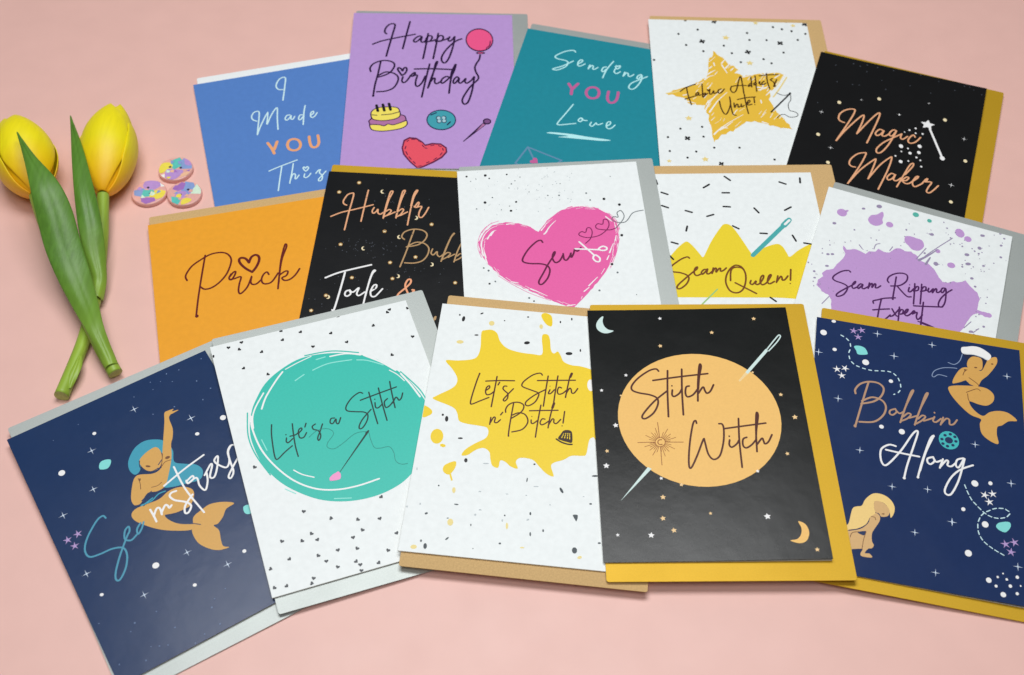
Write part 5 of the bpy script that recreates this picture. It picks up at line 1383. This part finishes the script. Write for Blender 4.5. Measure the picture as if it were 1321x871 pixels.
# ------------------------------------------------------------------ cards
FACE = {
 'blue': (82,124,190), 'purple': (178,144,202), 'teal': (28,130,146), 'fabric': (226,231,235), 'magic': (20,20,21), 'orange': (228,156,40), 'hubblr': (20,21,23),
 'sew': (226,231,235), 'queen': (226,231,235), 'rip': (226,231,235), 'seam': (30,52,90), 'life': (226,231,235), 'lets': (226,231,235), 'witch': (20,22,22), 'bob': (30,48,88)}
CARD_LABEL = {
 'blue': "blue card reading I Made YOU This in pale script",
 'purple': "purple Happy Birthday card with balloon, cake, button, pin and heart",
 'teal': "teal card reading Sending YOU Love with an underline stroke",
 'fabric': "white Fabric Addicts Unite card with a brushed gold star",
 'magic': "black Magic Maker card with copper script and a white star wand",
 'orange': "plain orange card reading Prick with a heart dot",
 'hubblr': "black card reading Hubblr Bubblr Toile in copper and white script",
 'sew': "white Sew card with a big pink heart and white scissors",
 'queen': "white Seam Queen card with a yellow crown and teal needle",
 'rip': "white Seam Ripping Expert card with a lilac paint splatter",
 'seam': "navy Seamstress card with a teal haired mermaid at the front left",
 'life': "white Life's a Stitch card with a sea green circle and tiny hearts",
 'lets': "white Let's Stitch n' Bitch card with a yellow splash and thimble",
 'witch': "black Stitch Witch card with an orange disc and needle",
 'bob': "navy Bobbin Along card with a sailor hat mermaid at the right"}
SPLIT = {
 'envelope_print': {'l': 'envelope_line_print', 'hr': 'seal_heart_print'},
 'sea_print': {'e': 'bubble_print', 'k4': 'sparkle_print', 'ks': 'starfish_print', 'f': 'shell_print', 'l': 'dash_print'},
 'star_print': {'e': 'glow_print', 's': 'brush_stroke_print'}, 'moon_print': {}, 'needle_print': {'s': 'thread_print', 'e': 'needle_eye_print'},
 'confetti_print': {'fl': 'flower_print', 'k5': 'star_print', 'e': 'dot_print', 'l': 'dash_print'}, 'tiny_heart_print': {},
 'splash_print': {'e': 'drop_print', 's': 'drip_print'}, 'chip_print': {}, 'splatter_print': {'e': 'blot_print', 's': 'strand_print', 't': 'strand_print'},
 'spark_print': {'e': 'spark_dot_print', 'k4': 'sparkle_print'}, 'brush_streak_print': {}, 'speckle_print': {}}
GLOSS = {'witch': .25, 'seam': .25, 'bob': .24, 'magic': .32, 'hubblr': .32}
paper_edge = mat("card_edge", (214,212,204), rough=0.8, grain=0.03)
dark_edge = mat("card_edge_dark", (64,58,52), rough=0.7, grain=0.05)
for n, p in LAYOUT.items():
    root = empty("greeting_card"); root.matrix_world = pose_matrix(p['c'])
    tag(root, CARD_LABEL[n], "greeting card", "greeting cards laid out in three rows")
    face = mat("card_face_" + n, FACE[n], rough=GLOSS.get(n, 0.42), grain=0.03, gscale=300, bump=(0.9 if n in GLOSS else 0.1), bscale=(42 if n in GLOSS else 160), spec=0.31)
    INK_ROUGH = 0.40
    edge = dark_edge if n in ('magic', 'hubblr', 'witch', 'seam', 'bob') else paper_edge
    BEND[:] = LIFT.get(n, (0.0, False))
    if BEND[0]:
        front = link("front_panel", panel(CW, CH, -0.36, 0.0, face, edge), root)
    else:
        front = link("front_panel", slab(CW, CH, -0.36, 0.0, face, edge, bev=0.03), root)
    link("back_panel", slab(CW - .2, CH - .2, -CARD_T, -0.54, paper_edge, paper_edge, bev=0.03), root)
    link("spine_fold", slab(0.36, CH - .3, -0.60, -0.30, edge, edge, bev=0.03), root).location = ((-CW/2 + .25)*MM, 0, 0)
    rng = random.Random(n)
    for name, items in ART[n]:
        if name not in SPLIT:
            pr = Print()
            for it in items:
                draw(pr, it, rng)
            if pr.f:
                pr.build(name, front)
            continue
        small = Print()
        for it in items:                       # motifs that can be picked apart are parts of their own
            k = {'e': 5, 'k5': 3, 'k4': 3, 'ks': 3, 'hr': 3, 'fl': 3}.get(it[0])
            subs = [it] if not k else [it[:4] + (it[4][i:i+k],) for i in range(0, len(it[4]), k)]
            for sub in subs:
                c = sub[4]
                if k:
                    size = 2 * max(c[2], c[3] if k == 5 else 0) / 20.0
                else:
                    size = max(max(c[0::2]) - min(c[0::2]), max(c[1::2]) - min(c[1::2])) / 20.0
                if size < 2.6:
                    draw(small, sub, rng)
                    continue
                pr = Print(); draw(pr, sub, rng)
                if pr.f:
                    pr.build(SPLIT[name].get(it[0], name), front)
        if small.f:
            small.build("speckle_print", front)["kind"] = "stuff"

# ------------------------------------------------------------------ clay buttons
BPAL = {'l': (178,142,204), 't': (92,190,180), 'y': (232,214,84), 'p': (222,168,160), 'w': (230,234,226), 'b': (132,156,206), 'm': (206,228,206), 'g': (160,112,186), 'o': (236,184,150)}
def make_button(cx, cy, R, patches, holes, label, rot):
    T = 2.9
    root = empty("button"); root.location = (cx*MM, cy*MM, 0)
    tag(root, label, "button", "pastel clay buttons beside the tulips")
    # body: rim and sides with holes right through
    bm = bmesh.new(); N = 56
    prof = [(R-.5, 0.0), (R-.1, .35), (R, 1.0), (R, T-.9), (R-.15, T-.3), (R-.6, T)]
    rings = []
    wob = [1 + .012*math.sin(2*t*2*math.pi/N + rot) + .008*math.sin(5*t*2*math.pi/N + 2*rot) for t in range(N)]
    for r, z in prof:
        rings.append([bm.verts.new((r*wob[k]*math.cos(2*math.pi*k/N)*MM, r*wob[k]*math.sin(2*math.pi*k/N)*MM, z*MM)) for k in range(N)])
    for a, b in zip(rings[:-1], rings[1:]):
        for k in range(N):
            j = (k+1) % N
            bm.faces.new((a[k], a[j], b[j], b[k])).smooth = True
    NH = 14
    hr = []
    for hx, hy in holes:
        top = [bm.verts.new(((hx+.85*math.cos(2*math.pi*k/NH))*MM, (hy+.85*math.sin(2*math.pi*k/NH))*MM, T*MM)) for k in range(NH)]
        bot = [bm.verts.new(((hx+.85*math.cos(2*math.pi*k/NH))*MM, (hy+.85*math.sin(2*math.pi*k/NH))*MM, 0)) for k in range(NH)]
        for k in range(NH):
            j = (k+1) % NH
            f = bm.faces.new((top[j], top[k], bot[k], bot[j])); f.material_index = 1
        hr.append(top)
    loops = [rings[-1]] + [h[::-1] for h in hr]
    flat = [v for l in loops for v in l]
    for t in tessellate_polygon([[v.co.copy() for v in l] for l in loops]):
        try:
            f = bm.faces.new([flat[i] for i in t])
            f.normal_update()
            if f.normal.z < 0: f.normal_flip()
        except ValueError:
            pass
    me = bpy.data.meshes.new("button_body"); bm.to_mesh(me); bm.free()
    me.materials.append(mat("clay_" + patches[0], BPAL[patches[0]], rough=.3, grain=.06, gscale=500, sss=.03, bump=.2, bscale=600))
    me.materials.append(mat("hole_shade_paint", (52,44,74), rough=.6, grain=.03))  # hole walls coloured dark for the shade inside
    link("disc", me, root)
    # inlaid colour patches
    rb = random.Random(label); extra = []
    for k in range(9):
        a, q = rb.uniform(0, 6.3), rb.uniform(.15, .85); x, y = q*math.cos(a), q*math.sin(a); b = rb.uniform(0, 6.3); e = rb.uniform(.12, .2)
        extra.append((rb.choice('ltypbmgo'), [(x+e*math.cos(b+g), y+e*math.sin(b+g)) for g in (0, 1.9, 3.6, 4.9)[:rb.choice((3, 4))]]))
    patches = (patches[0], patches[1] + extra)
    for i, (colr, pts) in enumerate(patches[1]):
        pp = []
        P = catmull(pts + [pts[0]], 4)[:-1] if colr in 'yl' else [(a[0]+(b[0]-a[0])*q/4, a[1]+(b[1]-a[1])*q/4) for a, b in zip(pts, pts[1:]+pts[:1]) for q in range(4)]
        for x, y in P:
            l = math.hypot(x, y)
            if l > .955: x, y = x/l*.955, y/l*.955
            pp.append((x*R, y*R))
        # hole outlines; dark discs are laid over the holes below
        hs = [[(hx+.9*math.cos(2*math.pi*k/12), hy+.9*math.sin(2*math.pi*k/12)) for k in range(12)] for hx, hy in holes]
        v = []; f = []
        grid = tessellate_polygon([[Vector((x, y, 0)) for x, y in pp]])
        v = [(x*MM, y*MM, (T+.02+.008*i)*MM) for x, y in pp]
        for t in grid:
            a, b, c = [pp[k] for k in t]
            f.append(t if (b[0]-a[0])*(c[1]-a[1])-(b[1]-a[1])*(c[0]-a[0]) > 0 else (t[0], t[2], t[1]))
        link("inlay", mesh_from("inlay", v, f, [mat("clay_" + colr, BPAL[colr], rough=.3, grain=.06, gscale=500, sss=.03, bump=.2, bscale=600)]), root)
    for hx, hy in holes:  # a dark disc over each hole paints the shade inside it
        v = [((hx+.8*math.cos(2*math.pi*k/14))*MM, (hy+.8*math.sin(2*math.pi*k/14))*MM, (T+.1)*MM) for k in range(14)]
        link("hole_shade_disc", mesh_from("hole_shade_disc", v, [tuple(range(14))], [mat("hole_shade_paint", (52,44,74))]), root)
make_button(-199.8, 537.7, 10.0, ('p', [('b', [(.35,.9),(1,.4),(1,0),(.3,-.05),(.15,.4)]), ('l', [(.4,.95),(.8,.75),(.9,.3),(.5,.35)]), ('t', [(-.3,.7),(.1,.95),(.3,.6),(.25,.15),(-.05,-.1),(-.4,.2)]), ('y', [(-1,.3),(-.5,.5),(-.2,.2),(-.5,-.25),(-1,-.2)]), ('l', [(-.5,-.1),(.1,-.1),(.5,-.2),(.3,-.7),(0,-.95),(-.45,-.8)]), ('o', [(.4,-.45),(.95,-.15),(.8,-.55),(.4,-.75)]), ('w', [(-.8,-.6),(-.55,-.5),(-.5,-.8),(-.65,-.85)])]),
            [(-3.4, 1.1), (3.0, 0.6)], "pastel clay button, rearmost of the three, with yellow, teal and lilac patches", .4)
make_button(-211.6, 517.7, 10.0, ('p', [('l', [(-.35,.95),(.2,.98),(.6,.6),(.2,.2),(-.4,.35)]), ('w', [(.5,.75),(.85,.5),(.6,.45)]), ('b', [(-.9,.1),(-.4,.3),(-.1,.1),(-.3,-.4),(-.8,-.3)]), ('t', [(-.35,.15),(.2,.2),(.4,-.1),(.3,-.35),(-.4,-.4)]), ('y', [(.35,.15),(.95,.1),(.9,-.35),(.5,-.55),(.3,-.25)]), ('g', [(-.4,-.45),(.4,-.45),(.5,-.7),(0,-.98),(-.3,-.8)])]),
            [(-1.2, 3.6), (1.0, -1.4)], "pastel clay button with lilac top, nearest the yellow tulip", 1.4)
make_button(-191.1, 517.3, 10.0, ('p', [('b', [(-.1,.95),(.4,.85),(.6,.4),(.3,-.1),(-.3,-.1),(-.2,.3)]), ('g', [(-.75,.3),(-.3,.9),(-.05,.8),(-.1,.3),(-.4,.15)]), ('l', [(-.4,.1),(0,.15),(.25,-.1),(0,-.4),(-.5,-.3)]), ('m', [(.3,-.05),(.6,.75),(.98,.25),(.98,-.05)]), ('t', [(-.7,-.3),(-.2,-.4),(-.1,-.6),(-.2,-.95),(-.6,-.75)]), ('y', [(-.05,-.6),(.2,-.4),(.5,-.5),(.4,-.75),(0,-.95)])]),
            [(1.8, 2.8), (-1.9, -1.4)], "pastel clay button with a pale mint triangle, beside the blue card", 2.6)

# ------------------------------------------------------------------ tulips
petal_m = mat("tulip_petal", (250,208,14), rough=.5, gain=1.25, grain=.05, gscale=420, bump=.3, bscale=900)
leaf_m = mat("tulip_leaf", (88,134,44), rough=.45, gain=1.0, grain=.14, gscale=500, bump=.5, bscale=900)
stem_m = mat("tulip_stem", (152,184,62), rough=.45, gain=1.0, grain=.10, gscale=240)
cut_m = mat("tulip_cut_end", (196,210,120), rough=.6, gain=1.0, grain=.1)
def stretch(m, sc):
    # run the grain along the plant part
    nt = m.node_tree
    for n in list(nt.nodes):
        if n.type == 'TEX_NOISE':
            for l in list(n.inputs["Vector"].links):
                mp = nt.nodes.new("ShaderNodeMapping"); mp.inputs["Scale"].default_value = sc
                src = l.from_socket; nt.links.remove(l)
                nt.links.new(src, mp.inputs["Vector"]); nt.links.new(mp.outputs["Vector"], n.inputs["Vector"])
# the blade is deep green and pales towards its base
def base_tint(m, rgb):
    nt = m.node_tree; b = nt.nodes["Principled BSDF"]
    srcs = b.inputs["Base Color"].links[0].from_socket
    at = nt.nodes.new("ShaderNodeAttribute"); at.attribute_name = "blade"
    rp = nt.nodes.new("ShaderNodeMapRange"); rp.inputs["From Min"].default_value = .45; rp.inputs["From Max"].default_value = 1.0
    mx = nt.nodes.new("ShaderNodeMix"); mx.data_type = 'RGBA'
    nt.links.new(at.outputs["Fac"], rp.inputs["Value"]); nt.links.new(rp.outputs["Result"], mx.inputs["Factor"])
    nt.links.new(srcs, mx.inputs[6]); mx.inputs[7].default_value = lin(rgb) + [1]
    nt.links.new(mx.outputs[2], b.inputs["Base Color"])
base_tint(leaf_m, (146,180,62)); base_tint(petal_m, (252,184,12))  # petal base takes an orange tint, partly warm shade put into the colour
stretch(petal_m, (1, .07, 1)); stretch(leaf_m, (1, .05, 1)); stretch(stem_m, (1, .15, 1))

def V3(p): return Vector(p[:3]) * MM
def petal(root, B, d, n, s, phi0, R, L, k, half, lift=0.0, flare=0.0, seed=0):
    rg = random.Random(seed)
    NU, NT = 12, 18
    v = []; f = []; fade = []
    w1, w2 = rg.uniform(0, 6), rg.uniform(0, 6)
    for i in range(NT+1):
        t = i/NT
        rho = R*k*(max(0.02, math.sin(math.pi*(.014+.94*t)))**.6)
        hw = half*(1-t**6.5)**.5*(.75+.25*min(1, t*3.2)) + .02
        for j in range(NU+1):
            u = -1+2*j/NU
            a = phi0 + u*hw
            rr = rho*(1 + flare*t*u*u + .025*math.sin(3*t*3+u*2+w1)*t) 
            along = L*(t - .05*u*u*t + lift*t)
            ridge = 1 + .02*math.exp(-(u*4)**2)*t
            pnt = B + d*along + (n*math.cos(a) + s*math.sin(a))*rr*ridge
            v.append(pnt); fade.append(max(0.0, 1-t*1.15))
    for i in range(NT):
        for j in range(NU):
            a = i*(NU+1)+j
            f.append((a, a+1, a+NU+2, a+NU+1))
    me = mesh_from("petal", v, f, [petal_m], smooth=True)
    at = me.attributes.new("blade", 'FLOAT', 'POINT'); at.data.foreach_set("value", fade)
    o = link("petal", me, root)
    so = o.modifiers.new("thickness", 'SOLIDIFY'); so.thickness = .0007; so.offset = 0
    sb = o.modifiers.new("smooth", 'SUBSURF'); sb.levels = 1; sb.render_levels = 1
    return o

def tube(name, pts, radii, m, root, N=18, cap=None):
    P = [Vector(p)*MM for p in pts]
    # densify
    Q = []; RR = []
    for i in range(len(P)-1):
        p0 = P[max(i-1, 0)]; p1 = P[i]; p2 = P[i+1]; p3 = P[min(i+2, len(P)-1)]
        for k in range(6):
            t = k/6
            Q.append(.5*((2*p1)+(-p0+p2)*t+(2*p0-5*p1+4*p2-p3)*t*t+(-p0+3*p1-3*p2+p3)*t**3)); RR.append(radii[i]+(radii[i+1]-radii[i])*t)
    Q.append(P[-1]); RR.append(radii[-1])
    v = []; f = []
    for i, q in enumerate(Q):
        tg = (Q[min(i+1, len(Q)-1)]-Q[max(i-1, 0)]).normalized()
        sd = tg.cross(Vector((0, 0, 1))).normalized(); up = sd.cross(tg)
        for k in range(N):
            a = 2*math.pi*k/N
            rr = RR[i]*MM*(1+.03*math.sin(3*a+i*.2))
            v.append(q + sd*math.cos(a)*rr + up*math.sin(a)*rr)
    for i in range(len(Q)-1):
        for k in range(N):
            j = (k+1) % N
            f.append((i*N+k, i*N+j, (i+1)*N+j, (i+1)*N+k))
    fm = [0]*len(f)
    f.append(tuple(range(N))[::-1]); fm.append(0)
    last = (len(Q)-1)*N
    f.append(tuple(last+k for k in range(N))); fm.append(1)
    me = mesh_from(name, v, f, [m, cut_m], fm, smooth=True)
    for p_ in me.polygons[-2:]: p_.use_smooth = False
    return link(name, me, root)

def leaf(root, rows, fold, m, twist=0.0, wrap=0.0):
    """rows: x, y, z, half width (mm) along the blade's midrib."""
    P = [Vector(r[:3])*MM for r in rows]; Wd = [r[3]*MM for r in rows]
    Q = []; RW = []
    for i in range(len(P)-1):
        p0 = P[max(i-1, 0)]; p1 = P[i]; p2 = P[i+1]; p3 = P[min(i+2, len(P)-1)]
        w0 = Wd[max(i-1, 0)]; w1 = Wd[i]; w2 = Wd[i+1]; w3 = Wd[min(i+2, len(P)-1)]
        for k in range(5):
            t = k/5
            cr = lambda a, b, c, d: .5*((2*b)+(-a+c)*t+(2*a-5*b+4*c-d)*t*t+(-a+3*b-3*c+d)*t**3)
            Q.append(cr(p0, p1, p2, p3)); RW.append(max(0.0001, cr(w0, w1, w2, w3)))
    Q.append(P[-1]); RW.append(Wd[-1])
    NU = 12; v = []; f = []; fade = []
    for i, q in enumerate(Q):
        tt = i/(len(Q)-1); fo = fold + wrap*max(0.0, (tt-.55)/.45)**1.6
        tg = (Q[min(i+1, len(Q)-1)]-Q[max(i-1, 0)]).normalized()
        sd = tg.cross(Vector((0, 0, 1))).normalized(); up = sd.cross(tg)
        tw = twist*i/len(Q)
        sd2 = sd*math.cos(tw)+up*math.sin(tw); up2 = up*math.cos(tw)-sd*math.sin(tw)
        for j in range(NU+1):
            u = -1+2*j/NU
            v.append(q + sd2*u*RW[i] + up2*(-fo*u*u*RW[i] + .0004*math.sin(i*.5+u*3)*abs(u)) + up2*(-.0005)*math.exp(-(u*6)**2)); fade.append(tt)
    for i in range(len(Q)-1):
        for j in range(NU):
            a = i*(NU+1)+j
            f.append((a, a+1, a+NU+2, a+NU+1))
    me = mesh_from("leaf", v, f, [m], smooth=True)
    at = me.attributes.new("blade", 'FLOAT', 'POINT'); at.data.foreach_set("value", fade)
    o = link("leaf", me, root)
    so = o.modifiers.new("thickness", 'SOLIDIFY'); so.thickness = .0008; so.offset = 0
    sb = o.modifiers.new("smooth", 'SUBSURF'); sb.levels = 1; sb.render_levels = 1
    return o

def tulip(label, base, tip, R, phis_out, phis_in, stem_pts, stem_r, leaf_rows, fold, twist, seed):
    root = empty("tulip"); 
    tag(root, label, "tulip", "yellow tulips lying at the left")
    B, T = V3(base), V3(tip)
    d = (T-B); L = d.length; d.normalize()
    s = d.cross(Vector((0, 0, 1))).normalized(); n = s.cross(d)
    for i, ph in enumerate(phis_in):
        petal(root, B, d, n, s, math.radians(ph), R*MM, L*1.0, .93, 1.0, seed=seed+i)
    for i, ph in enumerate(phis_out):
        petal(root, B, d, n, s, math.radians(ph), R*MM, L*(.9 if i else .98), 1.03, 1.08, flare=(.13 if i else .03), seed=seed+10+i)
    neck = [(B + d*.006)[k]/MM for k in range(3)]
    tube("stem", [neck] + list(stem_pts), [2.6] + list(stem_r), stem_m, root)
    leaf(root, leaf_rows, fold, leaf_m, twist, wrap=.75)
    return root
TL_STEM = [[-270.0, 501.4, 13.0], [-258.6, 477.9, 10.0], [-245.9, 455.9, 9.0], [-232.8, 432.9, 10.0], [-222.2, 414.7, 11.5], [-215.6, 403.6, 10.5], [-208.9, 393.3, 7.5], [-203.0, 384.7, 4.5]]
TR_STEM = [[-232.9, 503.1, 12.0], [-229.0, 479.4, 9.0], [-227.2, 461.7, 6.0], [-224.9, 444.0, 5.0], [-224.4, 427.1, 4.2], [-224.3, 406.2, 3.9], [-225.9, 388.4, 3.8], [-227.7, 370.6, 3.8]]
tulip("left yellow tulip with the broad green leaf lying over its flower", (-270.3, 503.1, 15.0) , (-296.4, 559.5, 19.0), 16.6, (20, 150, -105), (-45, 85, 200), TL_STEM, [3.6]*6+[3.7,3.7],
      [[-279.4, 526.9, 40.0, 0.0], [-265.6, 503.1, 43.0, 3.17], [-253.5, 483.8, 42.0, 7.49], [-247.0, 470.6, 36.0, 9.31], [-241.1, 455.4, 28.0, 9.48], [-233.3, 439.5, 20.0, 8.6], [-223.8, 421.5, 16.0, 6.48], [-216.1, 406.9, 16.0, 4.59], [-210.7, 397.3, 13.4, 3.77], [-206.5, 389.9, 11.3, 3.55], [-204.4, 386.3, 10.2, 3.35]], .28, 0.0, 3)
rt = tulip("right yellow tulip with the slim green leaf, its stem ending by the navy card", (-232.8, 504.8, 14.0) , (-239.0, 572.2, 19.0), 15.6, (-8, 112, -128), (52, -68, 180), TR_STEM, [3.5]*4+[3.5,3.5,3.5,3.8],
      [[-260.0, 556.9, 26.0, 0.0], [-248.9, 527.7, 31.0, 2.85], [-240.8, 504.7, 32.0, 4.51], [-234.5, 485.6, 30.0, 5.71], [-229.9, 469.8, 24.0, 6.29], [-226.5, 457.4, 17.0, 5.65], [-223.3, 446.8, 12.0, 4.16], [-222.6, 440.9, 9.8, 3.74], [-222.3, 432.8, 9.0, 3.51]], .35, 0.25, 40)
# torn sheath left on the lower stem of the right tulip
leaf(rt, [[-222.6,394.5,6.8,.6],[-222.6,388.5,7.6,2.2],[-223.4,382.0,7.4,2.6],[-223.9,377.0,6.4,1.6],[-224.0,374.0,5.5,.4]], .5, stem_m).name = "sheath"
